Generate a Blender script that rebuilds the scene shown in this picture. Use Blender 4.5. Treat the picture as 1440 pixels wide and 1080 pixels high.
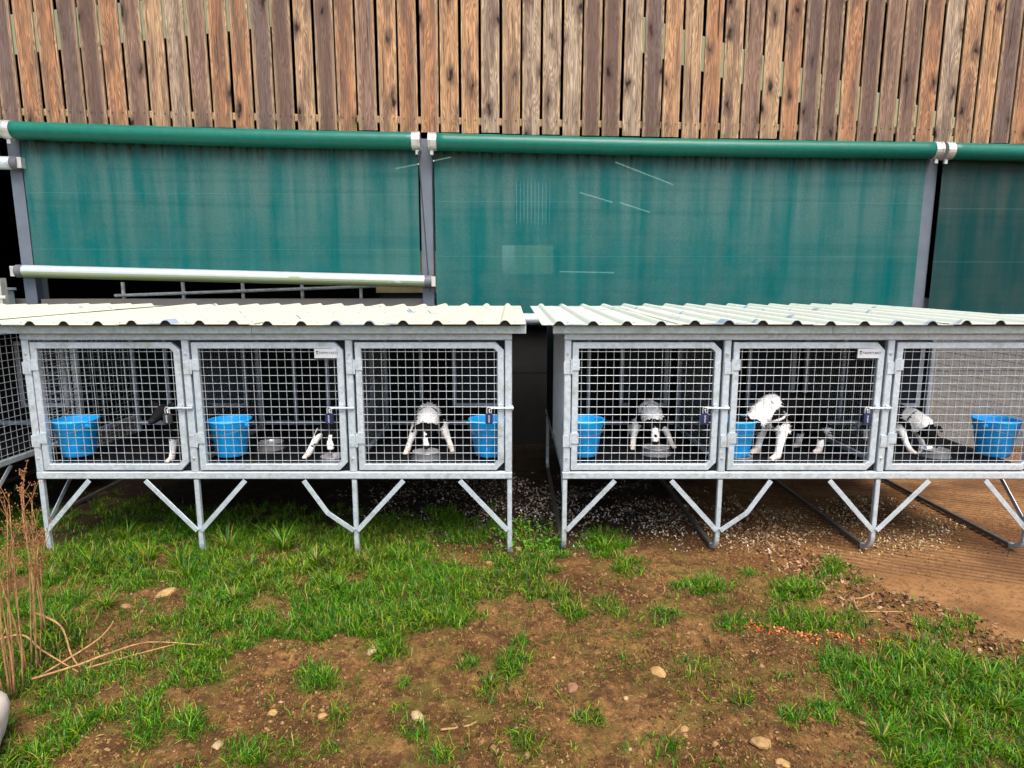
import bpy, bmesh, math, random
import numpy as np
from mathutils import Vector, Matrix

random.seed(7)
RNG = np.random.default_rng(11)
S = bpy.context.scene
C = S.collection
for o in list(bpy.data.objects):
    bpy.data.objects.remove(o)
R = math.radians

# ------------------------------------------------------------------ camera, sky, sun, exposure
CAM_Z, PITCH = 1.72, R(9.04)
cam = bpy.data.cameras.new('camera')
cam.sensor_width = 36.0
cam.lens = 36.0 * 880 / 1440
cam.clip_start, cam.clip_end = 0.05, 3000
camo = bpy.data.objects.new('camera', cam)
camo.location = (0, 0, CAM_Z)
camo.rotation_euler = (R(90) - PITCH, 0, 0)
C.objects.link(camo)
S.camera = camo

SUN_EL, SUN_AZ = R(58), R(160)          # azimuth clockwise from +Y: behind the camera, a little to the right
W = bpy.data.worlds.new('World')
S.world = W
W.use_nodes = True
wn = W.node_tree
bg = wn.nodes['Background']
sky = wn.nodes.new('ShaderNodeTexSky')
sky.sky_type = 'NISHITA'
sky.sun_disc = False
sky.sun_elevation = SUN_EL
sky.sun_rotation = SUN_AZ
sky.air_density = 1.0
sky.dust_density = 4.0
sky.ozone_density = 1.0
wn.links.new(sky.outputs[0], bg.inputs[0])
bg.inputs[1].default_value = 0.105
sun = bpy.data.lights.new('sun', 'SUN')
sun.energy = 1.5
sun.angle = R(34)
sun.color = (1.0, 0.94, 0.85)
suno = bpy.data.objects.new('sun', sun)
sd = Vector((math.sin(SUN_AZ) * math.cos(SUN_EL), math.cos(SUN_AZ) * math.cos(SUN_EL), math.sin(SUN_EL)))
suno.rotation_euler = (-sd).to_track_quat('-Z', 'Y').to_euler()
C.objects.link(suno)

S.view_settings.view_transform = 'Standard'
S.view_settings.look = 'None'
S.view_settings.exposure = 1.72
S.view_settings.gamma = 1.0
S.view_settings.use_curve_mapping = False
S.render.engine = 'CYCLES'
S.cycles.use_denoising = True
S.cycles.use_adaptive_sampling = True
S.cycles.adaptive_threshold = 0.02
S.cycles.max_bounces = 5
S.cycles.diffuse_bounces = 2
S.cycles.glossy_bounces = 2
S.cycles.transmission_bounces = 2
S.cycles.transparent_max_bounces = 8

# ------------------------------------------------------------------ helpers
def to_px(X, Y, Z=0.0):
    """photo pixel (1440x1080) of a ground point; used to read the planting plan"""
    c, s = math.cos(PITCH), math.sin(PITCH)
    fz = Y * c - (Z - CAM_Z) * s
    u = Y * s + (Z - CAM_Z) * c
    return 720 + 880 * X / fz, 540 - 880 * u / fz

def ground_at(x, y, Z=0.0):
    a, b = (x - 720) / 880, (540 - y) / 880
    dy, dz = math.cos(PITCH) + b * math.sin(PITCH), -math.sin(PITCH) + b * math.cos(PITCH)
    t = (Z - CAM_Z) / dz
    return a * t, dy * t

def vnoise(x, y, seed=0):
    x = np.asarray(x, float); y = np.asarray(y, float)
    xi = np.floor(x).astype(np.int64); yi = np.floor(y).astype(np.int64)
    xf = x - xi; yf = y - yi
    def h(a, b):
        n = (a * 374761393 + b * 668265263 + seed * 982451653) & 0xffffffff
        n = ((n ^ (n >> 13)) * 1274126177) & 0xffffffff
        return ((n ^ (n >> 16)) & 0xffff) / 65535.0
    u = xf * xf * (3 - 2 * xf); v = yf * yf * (3 - 2 * yf)
    return (h(xi, yi) * (1 - u) + h(xi + 1, yi) * u) * (1 - v) + (h(xi, yi + 1) * (1 - u) + h(xi + 1, yi + 1) * u) * v

def fbm(x, y, oct=4, seed=0):
    s, a, t = 0, 0.5, 0
    for k in range(oct):
        s = s + a * vnoise(x * 2 ** k, y * 2 ** k, seed + k); t += a; a *= 0.5
    return s / t

class MB:
    def __init__(self):
        self.v, self.f = [], []
    def add(self, vs, fs):
        n = len(self.v)
        self.v += [tuple(p) for p in vs]
        self.f += [tuple(i + n for i in q) for q in fs]
    def box(self, x0, x1, y0, y1, z0, z1):
        vs = [(x, y, z) for z in (z0, z1) for y in (y0, y1) for x in (x0, x1)]
        self.add(vs, [(0, 2, 3, 1), (4, 5, 7, 6), (0, 1, 5, 4), (2, 6, 7, 3), (0, 4, 6, 2), (1, 3, 7, 5)])
    def prism(self, pts, axis, a, b):
        """polygon pts (2D) extruded along an axis from a to b"""
        def P(p, t):
            return {'x': (t, p[0], p[1]), 'y': (p[0], t, p[1]), 'z': (p[0], p[1], t)}[axis]
        n = len(pts)
        vs = [P(p, a) for p in pts] + [P(p, b) for p in pts]
        self.add(vs, [tuple(range(n))[::-1], tuple(range(n, 2 * n))] + [(i, (i + 1) % n, n + (i + 1) % n, n + i) for i in range(n)])
    def sweep(self, path, prof, up=(0, 0, 1), cap=True, scale=None):
        path = [Vector(p) for p in path]
        n = len(prof); base = len(self.v); rings = []
        for i, p in enumerate(path):
            t = (path[min(i + 1, len(path) - 1)] - path[max(i - 1, 0)]).normalized()
            u = Vector(up)
            if abs(t.dot(u)) > 0.98: u = Vector((0, 1, 0)) if abs(t.y) < .9 else Vector((1, 0, 0))
            s = t.cross(u).normalized(); w = s.cross(t)
            k = scale[i] if scale else 1
            rings.append([p + s * a * k + w * b * k for a, b in prof])
        vs = [q for r in rings for q in r]; fs = []
        for i in range(len(path) - 1):
            for j in range(n):
                k = (j + 1) % n
                fs.append((i * n + j, i * n + k, (i + 1) * n + k, (i + 1) * n + j))
        if cap:
            fs.append(tuple(range(n))[::-1]); fs.append(tuple((len(path) - 1) * n + j for j in range(n)))
        self.add(vs, fs)
    def tube(self, path, r, n=8, **k):
        self.sweep(path, [(r * math.cos(2 * math.pi * i / n), r * math.sin(2 * math.pi * i / n)) for i in range(n)], **k)
    def bar(self, p0, p1, w, h, ch=None, **k):
        a, b = w / 2, h / 2
        c = min(w, h) * 0.12 if ch is None else ch
        self.sweep([p0, p1] if not isinstance(p0, list) else p0,
                   [(-a + c, -b), (a - c, -b), (a, -b + c), (a, b - c), (a - c, b), (-a + c, b), (-a, b - c), (-a, -b + c)], **k)
    def lathe(self, prof, n=32, c=(0, 0, 0), closed=False):
        vs, fs = [], []
        for r, z in prof:
            for i in range(n):
                a = 2 * math.pi * i / n
                vs.append((c[0] + r * math.cos(a), c[1] + r * math.sin(a), c[2] + z))
        for k in range(len(prof) - 1):
            for i in range(n):
                j = (i + 1) % n
                fs.append((k * n + i, k * n + j, (k + 1) * n + j, (k + 1) * n + i))
        self.add(vs, fs)
    def build(self, name, mat, parent=None, smooth=False, loc=None, rot=None):
        m = bpy.data.meshes.new(name)
        m.from_pydata(self.v, [], self.f); m.update()
        return link(name, m, mat, parent, smooth, loc, rot)

def link(name, mesh, mat, parent=None, smooth=False, loc=None, rot=None):
    if mat is not None and not mesh.materials: mesh.materials.append(mat)
    if smooth: mesh.polygons.foreach_set('use_smooth', [True] * len(mesh.polygons))
    o = bpy.data.objects.new(name, mesh); C.objects.link(o)
    if parent: o.parent = parent
    if loc: o.location = loc
    if rot: o.rotation_euler = rot
    return o

def tag(o, label=None, cat=None, group=None, kind=None):
    for k, v in (('label', label), ('category', cat), ('group', group), ('kind', kind)):
        if v: o[k] = v
    return o

def thing(name, label, cat, loc=(0, 0, 0), rz=0.0, group=None):
    o = bpy.data.objects.new(name, None); o.empty_display_size = .1
    C.objects.link(o); o.location = loc; o.rotation_euler = (0, 0, rz)
    return tag(o, label, cat, group)

def np_mesh(name, V, F):
    """V (n,3), F (m,k) all faces the same size"""
    m = bpy.data.meshes.new(name)
    k = F.shape[1]
    m.vertices.add(len(V)); m.vertices.foreach_set('co', V.astype(np.float32).ravel())
    m.loops.add(F.size); m.loops.foreach_set('vertex_index', F.astype(np.int32).ravel())
    m.polygons.add(len(F)); m.polygons.foreach_set('loop_start', np.arange(0, F.size, k, dtype=np.int32))
    m.update(calc_edges=True)
    return m

def vcol(mesh, name, cols):
    a = mesh.attributes.new(name, 'FLOAT_COLOR', 'POINT')
    c = np.ones((len(mesh.vertices), 4), np.float32); c[:, :3] = cols
    a.data.foreach_set('color', c.ravel())

# ------------------------------------------------------------------ materials
class NT:
    def __init__(self, name):
        self.m = bpy.data.materials.new(name); self.m.use_nodes = True
        self.t = self.m.node_tree; self.b = self.t.nodes['Principled BSDF']; self.out = self.t.nodes['Material Output']
    def n(self, typ, ins=None, **props):
        nd = self.t.nodes.new('ShaderNode' + typ)
        for k, v in props.items(): setattr(nd, k, v)
        for k, v in (ins or {}).items(): self.set(nd, k, v)
        return nd
    def set(self, nd, k, v):
        if isinstance(v, bpy.types.Node): v = v.outputs[0]
        if isinstance(v, bpy.types.NodeSocket): self.t.links.new(v, nd.inputs[k])
        else: nd.inputs[k].default_value = v
    def coord(self, scale=(1, 1, 1), rand=None, src='Object'):
        tc = self.n('TexCoord').outputs[src]
        mp = self.n('Mapping', {'Vector': tc, 'Scale': scale})
        if rand:
            oi = self.n('ObjectInfo')
            mul = self.n('VectorMath', {0: rand}, operation='SCALE'); self.set(mul, 'Scale', oi.outputs['Random'])
            ad = self.n('VectorMath', {0: tc, 1: mul}, operation='ADD')
            self.set(mp, 'Vector', ad.outputs[0])
        return mp.outputs[0]
    def noise(self, vec, scale=5, detail=4, rough=.6, dist=0):
        return self.n('TexNoise', {'Vector': vec, 'Scale': scale, 'Detail': detail, 'Roughness': rough, 'Distortion': dist}).outputs[0]
    def ramp(self, fac, stops, mode='LINEAR'):
        r = self.n('ValToRGB'); self.set(r, 0, fac); e = r.color_ramp.elements; r.color_ramp.interpolation = mode
        while len(e) < len(stops): e.new(.5)
        for q, (p, c) in zip(e, stops):
            q.position = p; q.color = (*c, 1) if not isinstance(c, (int, float)) else (c, c, c, 1)
        return r.outputs[0]
    def mix(self, fac, a, b, mode='MIX'):
        m = self.n('MixRGB', blend_type=mode)
        for i, v in enumerate((fac, a, b)):
            if isinstance(v, tuple) and len(v) == 3: v = (*v, 1)
            self.set(m, i, v)
        return m.outputs[0]
    def math(self, op, a, b=0.0, clamp=False):
        m = self.n('Math', operation=op, use_clamp=clamp); self.set(m, 0, a); self.set(m, 1, b)
        return m.outputs[0]
    def sep(self, vec): return self.n('SeparateXYZ', {0: vec}).outputs
    def bump(self, h, strength=.3, dist=.01):
        b = self.n('Bump', {'Height': h, 'Strength': strength, 'Distance': dist})
        self.t.links.new(b.outputs[0], self.b.inputs['Normal'])
    def fin(self, col=None, rough=None, metal=None, spec=None):
        for k, v in (('Base Color', col), ('Roughness', rough), ('Metallic', metal), ('Specular IOR Level', spec)):
            if v is None: continue
            if isinstance(v, tuple) and len(v) == 3: v = (*v, 1)
            self.set(self.b, k, v)
        return self.m

def plain(name, col, rough=.5, metal=0.0, var=.25, scale=14, bump=0.0, spec=None):
    t = NT(name); v = t.coord(rand=(7, 5, 3))
    n = t.noise(v, scale, 5)
    c = t.mix(t.ramp(n, [(.3, 0.0), (.7, 1.0)]), tuple(x * (1 - var) for x in col), tuple(min(1, x * (1 + var)) for x in col))
    if bump: t.bump(n, bump)
    return t.fin(c, t.math('ADD', t.math('MULTIPLY', n, .2), rough - .1), metal, spec)

def m_galv(name, col, metal=.55, dirt=(.20, .21, .12)):
    t = NT(name); v = t.coord(rand=(9, 4, 6))
    sp = t.n('TexVoronoi', {'Vector': v, 'Scale': 55}, feature='F1').outputs['Color']
    n = t.noise(v, 6, 5); n2 = t.noise(v, 38, 3)
    c = t.mix(t.math('MULTIPLY', n, .5), col, tuple(x * .62 for x in col))
    c = t.mix(.16, c, t.n('RGBToBW', {0: sp}).outputs[0], 'OVERLAY')
    c = t.mix(t.ramp(t.noise(v, 9, 6, .7), [(.54, 0.0), (.74, .65)]), c, dirt)
    rust = t.ramp(t.noise(v, 14, 5, .7), [(.72, 0.0), (.78, .8)])
    c = t.mix(rust, c, (.16, .07, .03))
    t.bump(n2, .08, .002)
    return t.fin(c, t.ramp(n2, [(.2, .36), (.8, .56)]), metal)

M = {}
M['galv'] = m_galv('galvanised_steel', (.52, .59, .64))
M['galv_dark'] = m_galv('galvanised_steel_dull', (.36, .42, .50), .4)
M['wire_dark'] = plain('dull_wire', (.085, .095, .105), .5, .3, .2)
M['wire'] = plain('galvanised_wire', (.37, .40, .42), .4, .35, .15)
M['fascia'] = m_galv('galvanised_fascia', (.40, .475, .48), .5, (.20, .24, .18))
M['muddy_steel'] = m_galv('muddy_steel', (.095, .085, .075), .3, (.05, .03, .015))
M['black_plate'] = plain('black_plate', (.010, .010, .012), .6, spec=.15)
M['black_panel'] = plain('black_panel', (.004, .005, .006), .6, spec=.06)
M['green_panel'] = plain('dark_green_panel', (.003, .009, .009), .6, spec=.08)
M['flap'] = plain('slate_flap', (.010, .018, .028), .5, spec=.15)
M['floor_mat'] = plain('black_slatted_floor', (.006, .006, .007), .6, var=.4, spec=.10)
M['blue'] = plain('blue_plastic', (.003, .30, .78), .30, var=.08, scale=6)
def m_bucket():
    t = NT('scuffed_blue_plastic'); v = t.coord(rand=(5, 3, 2)); z = t.sep(t.n('TexCoord').outputs['Object'])[2]
    c = t.mix(t.noise(v, 9, 4), (.002, .40, .90), (.003, .31, .76))
    g = t.math('MULTIPLY', t.ramp(t.noise(v, 16, 6, .75), [(.48, 0.0), (.66, .8)]), t.ramp(z, [(.0, 1.0), (.20, .25)]))
    c = t.mix(g, c, (.05, .06, .05))
    return t.fin(c, .42, 0, .3)
M['blue'] = m_bucket()
M['steel'] = plain('stainless_steel', (.66, .66, .67), .25, .7, .1)
M['navy'] = plain('navy_enamel', (.010, .016, .06), .35)
M['charcoal'] = plain('charcoal_metal', (.04, .04, .045), .4, .3)
M['post'] = plain('grey_painted_steel', (.082, .100, .128), .5, .1, .15, 5)
M['concrete'] = None
M['plate'] = plain('aluminium_plate', (.48, .51, .54), .4, .2, .05)
M['ink'] = plain('black_ink', (.02, .02, .025), .6)
M['chrome'] = plain('zinc_plated', (.46, .46, .44), .35, .6, .15)
M['grey_rubber'] = plain('grey_rubber', (.07, .07, .08), .6)
M['cream_sheet'] = None

def m_roof(name, col):
    t = NT(name); v = t.coord()
    n = t.noise(v, 3, 5)
    c = t.mix(n, col, tuple(x * .78 for x in col))
    sp = t.ramp(t.noise(v, 90, 4, .7), [(.60, 0.0), (.70, .85)])
    patch = t.ramp(t.noise(v, 1.6, 4), [(.36, 0.0), (.58, 1.0)])
    c = t.mix(t.math('MULTIPLY', sp, patch), c, (.14, .15, .11))
    st = t.ramp(t.noise(t.coord((26, 2.0, 1)), 1, 5), [(.55, 0.0), (.8, .4)])
    c = t.mix(st, c, tuple(x * .6 for x in col))
    pud = t.ramp(t.noise(t.coord((1.5, 3.6, 0)), 1.0, 4, .55), [(.625, 0.0), (.64, 1.0)])
    c = t.mix(pud, c, (.26, .31, .38))
    r = t.mix(pud, t.ramp(n, [(.3, .42), (.7, .6)]), (.22, .22, .22))
    return t.fin(c, r, 0.0)
M['roof_cream'] = m_roof('cream_roof_sheet', (.525, .54, .425))
M['roof_mint'] = m_roof('mint_roof_sheet', (.49, .535, .47))

def m_wood():
    t = NT('weathered_larch')
    v = t.coord(rand=(53.1, 7.7, 97.0))
    oi = t.n('ObjectInfo').outputs['Random']
    base = t.ramp(oi, [(0, (.40, .205, .105)), (.16, (.14, .094, .076)), (.30, (.50, .285, .145)), (.46, (.24, .155, .115)),
                       (.58, (.46, .30, .175)), (.70, (.145, .108, .097)), (.80, (.40, .20, .10)), (.92, (.42, .33, .235))], 'CONSTANT')
    stretch = lambda s: t.n('Mapping', {'Vector': v, 'Scale': s}).outputs[0]
    # cathedral figure: bands across the width bent by a slow noise along the length
    warp = t.noise(stretch((9, 9, .9)), 1.0, 3, .5)
    sx = t.sep(v)[0]
    ring = t.math('SINE', t.math('MULTIPLY', t.math('ADD', t.math('MULTIPLY', sx, 3.0), t.math('MULTIPLY', warp, 1.6)), 85))
    ring = t.ramp(t.math('ADD', t.math('MULTIPLY', ring, .5), .5), [(.2, 0.0), (.8, 1.0)])
    fine = t.noise(stretch((190, 190, 3.0)), 1.0, 5, .7)
    blot = t.noise(stretch((10, 10, 1.6)), 1.0, 4, .6)
    c = t.mix(t.ramp(blot, [(.42, 0.0), (.60, .75)]), base, (.105, .072, .064))      # silvered, weathered fields
    tc = t.n('TexCoord').outputs['Object']
    edge = t.ramp(t.math('ADD', t.math('ABSOLUTE', t.sep(tc)[0]), t.math('MULTIPLY', t.math('SUBTRACT', blot, .5), .06)), [(.050, 0.0), (.088, .62)])
    c = t.mix(edge, c, (.55, .39, .23))                                               # pale sapwood edges
    c = t.mix(t.math('MULTIPLY', ring, .50), c, tuple([.075, .040, .022]))
    c = t.mix(t.ramp(fine, [(.40, .55), (.60, 0.0)]), c, (.050, .032, .026))
    # knots
    kv = stretch((3.7, 3.7, 1.6))
    kn = t.n('VectorMath', {0: t.n('TexNoise', {'Vector': stretch((22, 22, 9)), 'Scale': 1.0}).outputs['Color']}, operation='SCALE'); t.set(kn, 'Scale', .28)
    kw = t.n('VectorMath', {0: kv, 1: kn.outputs[0]}, operation='ADD').outputs[0]
    kx, _, kz = t.sep(kw); oz = t.n('CombineXYZ', {0: kx, 1: kz}).outputs[0]
    kd = t.n('TexVoronoi', {'Vector': oz, 'Scale': 1.0, 'Randomness': 1.0}, feature='F1', voronoi_dimensions='2D').outputs['Distance']
    some = t.ramp(t.noise(stretch((2.5, 2.5, 1.1)), 1.0, 2, .5), [(.40, .15), (.50, 1.0)])
    c = t.mix(t.math('MULTIPLY', some, t.ramp(kd, [(.09, .75), (.24, 0.0)])), c, (.060, .038, .032))
    c = t.mix(t.math('MULTIPLY', some, t.ramp(kd, [(.035, .95), (.085, 0.0)])), c, (.014, .010, .008))
    # splits
    cr = t.ramp(t.noise(stretch((60, 60, 1.1)), 1.0, 2, .4), [(.28, .85), (.30, 0.0)])
    c = t.mix(cr, c, (.02, .013, .010))
    # algae at the lower end, only on some boards
    z = t.sep(tc)[2]
    alg = t.math('MULTIPLY', t.ramp(z, [(.0, .7), (.16, 0.0)]), t.ramp(t.noise(stretch((12, 12, 8)), 1, 4), [(.55, 0.0), (.7, 1.0)]))
    c = t.mix(alg, c, (.10, .12, .03))
    t.bump(t.math('ADD', t.math('MULTIPLY', fine, .6), t.math('MULTIPLY', ring, .25)), .35, .006)
    return t.fin(c, .85, 0.0, .08)
M['wood'] = m_wood()

def m_screen(name, teal, grey, dirt_amt, see=.14):
    t = NT(name)
    tc = t.n('TexCoord').outputs['Object']; z = t.sep(tc)[2]
    st = t.noise(t.coord((2.6, 1, .16)), 1.6, 5, .55)
    st2 = t.noise(t.coord((11, 1, .30)), 1.2, 4, .6)
    fade = t.ramp(t.math('MULTIPLY', z, -1.0), [(.1, 1.0), (.55, .85), (1.30, .35)])
    s = t.math('MULTIPLY', t.ramp(st, [(.40, 0.0), (.60, 1.0)]), fade)
    c = t.mix(t.math('MULTIPLY', s, dirt_amt), teal, grey)
    c = t.mix(t.math('MULTIPLY', t.ramp(st2, [(.45, 0.0), (.75, .55)]), fade), c, tuple(x * .9 for x in grey))
    cl = t.ramp(t.noise(t.coord((.9, 1, .8)), 2.4, 5, .6), [(.42, 0.0), (.68, .55)])
    c = t.mix(cl, c, tuple(x * .85 for x in grey))                                       # cloudy bloom
    hb = t.ramp(t.noise(t.coord((.25, 1, 9)), 1.5, 3, .5), [(.5, 0.0), (.72, .30)])
    c = t.mix(hb, c, tuple(x * .75 for x in teal))                                       # faint roll creases
    # grime under the roll, running down
    run = t.math('ADD', z, t.math('MULTIPLY', t.noise(t.coord((9, 1, .6)), 1.5, 5, .7), .42))
    c = t.mix(t.ramp(run, [(-.02, 0.0), (.16, .92)]), c, (.030, .040, .026))
    c = t.mix(t.ramp(t.noise(t.coord((1, 1, 1)), 60, 4, .8), [(.4, .20), (.6, 0.0)]), c, (.004, .02, .018))
    for zz in (-.53, -1.07):
        ln = t.math('LESS_THAN', t.math('ABSOLUTE', t.math('SUBTRACT', z, zz)), .003)
        c = t.mix(t.math('MULTIPLY', ln, .16), c, (.15, .35, .32))
    t.bump(t.noise(t.coord((1, 1, 1)), 350, 2), .12, .002)
    t.fin(c, .6, 0.0, .07)
    tl = t.n('BsdfTranslucent', {0: c})
    mx = t.n('MixShader', {0: .25, 1: t.b.outputs[0], 2: tl.outputs[0]})
    tr = t.n('BsdfTransparent', {0: (.75, 1.0, .96, 1)})
    mx2 = t.n('MixShader', {0: see, 1: mx.outputs[0], 2: tr.outputs[0]})
    t.t.links.new(mx2.outputs[0], t.out.inputs[0])
    return t.m
M['screen'] = m_screen('teal_mesh_screen', (.0006, .118, .120), (.085, .180, .172), 1.0)
M['screen_dirty'] = m_screen('grimy_mesh_screen', (.002, .050, .052), (.050, .078, .072), .9, .05)
def m_roll():
    t = NT('green_roll_cover'); v = t.coord()
    n = t.noise(t.coord((6, 2, 2)), 3, 4)
    c = t.mix(n, (.001, .110, .080), (.002, .070, .050))
    c = t.mix(t.ramp(t.noise(v, 22, 5, .7), [(.6, 0.0), (.75, .5)]), c, (.02, .07, .03))
    t.bump(t.noise(t.coord((3, 10, 10)), 2, 3), .25, .01)
    return t.fin(c, .38, 0, .25)
M['roll'] = m_roll()
def m_conc(name, a, b, stain, mud=False):
    t = NT(name); v = t.coord()
    n = t.noise(v, 2.2, 7, .65)
    c = t.mix(n, a, b)
    c = t.mix(t.ramp(t.noise(t.coord((1.4, 1.4, 3)), 1.3, 5), [(.5, 0.0), (.7, .65)]), c, stain)
    c = t.mix(t.ramp(t.noise(v, 70, 3), [(.62, 0.0), (.7, .5)]), c, tuple(x * .4 for x in b))
    if mud:
        sr, sg, sb = t.n('SeparateColor', {0: t.n('Attribute', attribute_name='mud').outputs['Color']}).outputs
        c = t.mix(t.math('MULTIPLY', sg, .75), c, (.060, .022, .007))
        c = t.mix(t.ramp(t.noise(v, 28, 7, .8), [(.50, 0.0), (.62, .8)]), c, (.075, .034, .012))
        c = t.mix(t.ramp(t.noise(v, 75, 4, .7), [(.60, 0.0), (.68, .7)]), c, (.30, .18, .085))
        c = t.mix(sr, c, (.028, .012, .005))
    t.bump(t.noise(v, 45, 5), .3, .005)
    return t.fin(c, .85 if not mud else .7, 0, .14)
M['concrete'] = m_conc('grey_concrete', (.150, .145, .138), (.088, .085, .082), (.16, .130, .09))
M['concrete_shaded'] = m_conc('shaded_concrete', (.016, .016, .016), (.009, .009, .009), (.022, .020, .015))  # same concrete with the deep shade of the kennel gap put into its colour
M['pad'] = m_conc('muddy_concrete', (.270, .142, .058), (.135, .064, .022), (.055, .023, .008), True)
M['dark_shell'] = plain('dark_shed_lining', (.018, .017, .017), .9)
M['batten'] = plain('tan_batten', (.36, .25, .13), .8, 0, .3)
M['crate'] = plain('tan_plywood', (.46, .33, .17), .8, 0, .2, 8)
M['white_rail'] = plain('white_rail', (.80, .80, .80), .5)
def m_trans(name, col):
    t = NT(name); v = t.coord((1, 1, 30))
    c = t.mix(t.noise(v, 1.0, 3), col, tuple(x * .9 for x in col))
    tl = t.n('BsdfTranslucent', {0: c}); tr = t.n('BsdfTransparent', {0: c}); mx = t.n('MixShader', {0: .6, 1: tl.outputs[0], 2: tr.outputs[0]})
    t.t.links.new(mx.outputs[0], t.out.inputs[0])
    return t.m
M['cream_sheet'] = m_trans('cream_rooflight', (1.0, .90, .58))
def m_emit(name, col, s):
    t = NT(name); t.fin((.8, .8, .8), .5); t.set(t.b, 'Emission Color', (*col, 1)); t.set(t.b, 'Emission Strength', s); return t.m
M['tube_light'] = m_emit('lit_tube', (.9, 1, .85), .38)

def m_attr(name, rough=.7, spec=.3, trans=0.0, attr='col'):
    t = NT(name); a = t.n('Attribute', attribute_name=attr).outputs['Color']
    t.fin(a, rough, 0, spec)
    if trans:
        tl = t.n('BsdfTranslucent', {0: a}); mx = t.n('MixShader', {0: trans, 1: t.b.outputs[0], 2: tl.outputs[0]})
        t.t.links.new(mx.outputs[0], t.out.inputs[0])
    return t.m
M['grass'] = m_attr('grass_blades', .45, .28, .35)
M['chips'] = m_attr('loose_bits', .8, .2)
M['coat'] = m_attr('dog_coat', .8, .08)
M['dry'] = plain('dry_stalk', (.27, .145, .055), .8, 0, .45, 30)
M['seed'] = plain('dry_seed_head', (.21, .088, .030), .9, 0, .4, 60)
M['stone'] = plain('ochre_stone', (.27, .160, .055), .85, 0, .35, 25, .4)
M['stone_red'] = plain('russet_stone', (.20, .095, .045), .85, 0, .35, 25, .4)
M['stone_pale'] = plain('pale_stone', (.29, .205, .105), .85, 0, .3, 25, .4)
M['sack'] = plain('cream_cloth', (.47, .41, .36), .9, 0, .06, 9, .25)

def m_soil():
    t = NT('damp_soil'); v = t.coord()
    n = t.noise(v, 1.7, 6, .6)
    c = t.mix(t.ramp(n, [(.38, 0.0), (.62, 1.0)]), (.215, .110, .036), (.070, .029, .008))
    c = t.mix(t.ramp(t.noise(v, 11, 7, .75), [(.44, 0.0), (.60, .85)]), c, (.034, .014, .005))
    c = t.mix(t.ramp(t.noise(v, 26, 7, .8), [(.46, .0), (.56, .6)]), c, (.060, .028, .010))
    c = t.mix(t.ramp(t.noise(v, 40, 5, .7), [(.55, 0.0), (.66, .75)]), c, (.27, .155, .060))
    gm = t.ramp(t.noise(v, 4.1, 7, .75), [(.50, 0.0), (.62, .65)])
    c = t.mix(gm, c, (.095, .085, .014))                                     # thin moss film
    a = t.n('Attribute', attribute_name='ground').outputs['Color']           # masks: shade painted below the kennels, turf, orange mud
    sr, sg, sb = t.n('SeparateColor', {0: a}).outputs
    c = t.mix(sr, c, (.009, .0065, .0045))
    c = t.mix(sg, c, (.050, .045, .010))
    c = t.mix(sb, c, (.20, .085, .030))
    t.bump(t.math('ADD', t.noise(v, 40, 6, .7), t.math('MULTIPLY', t.noise(v, 160, 3), .4)), .8, .014)
    return t.fin(c, t.ramp(t.noise(v, 5, 4), [(.35, .60), (.65, .9)]), 0, .16)
M['soil'] = m_soil()

# ------------------------------------------------------------------ ground
PADX = ([-3000, 2.0, 2.8, 3.38, 3.72, 4.5, 5.6, 3000], [4.1, 3.25, 2.50, 2.15, 2.02, 1.86, 1.80, 1.8])
def pad_edge(y): return np.interp(y, *PADX)
def soil_h(x, y):
    near = np.clip((9 - np.hypot(x, y - 3)) / 4, 0, 1)
    h = (fbm(x * 1.3, y * 1.3, 3, 3) - .5) * .07 + (fbm(x * 7, y * 7, 3, 9) - .5) * .050 + (fbm(x * 22, y * 22, 3, 21) - .5) * .030
    h = h * near * np.where(y > 3.5, .55, 1)
    e = x - pad_edge(y) + (fbm(x * 6, y * 6, 3, 31) - .5) * .22
    k = np.clip(e / .10, 0, 1)
    h = h * (1 - k) + .022 * np.clip(1 - np.abs(e + .10) / .14, 0, 1)
    return h - .085 * k * near
def tri(x, y, pts):
    ins = np.zeros(np.shape(x), bool); n = len(pts)
    for i in range(n):
        (x0, y0), (x1, y1) = pts[i], pts[(i + 1) % n]
        c = ((y0 > y) != (y1 > y)) & (x < (x1 - x0) * (y - y0) / (y1 - y0 + 1e-9) + x0)
        ins ^= c
    return ins
TURF = [(-400, 690), (60, 705), (180, 700), (300, 710), (500, 722), (690, 728), (760, 742), (792, 775), (755, 820), (700, 858), (600, 885), (540, 900), (480, 905),
        (405, 885), (340, 898), (305, 950), (235, 975), (215, 1010), (120, 1025), (70, 1080), (60, 1200), (-400, 1200)]
TURF2 = [(1600, 925), (1395, 938), (1300, 905), (1240, 902), (1150, 930), (1115, 955), (1180, 980), (1215, 1010), (1205, 1080), (1220, 1300), (1600, 1300)]
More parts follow.
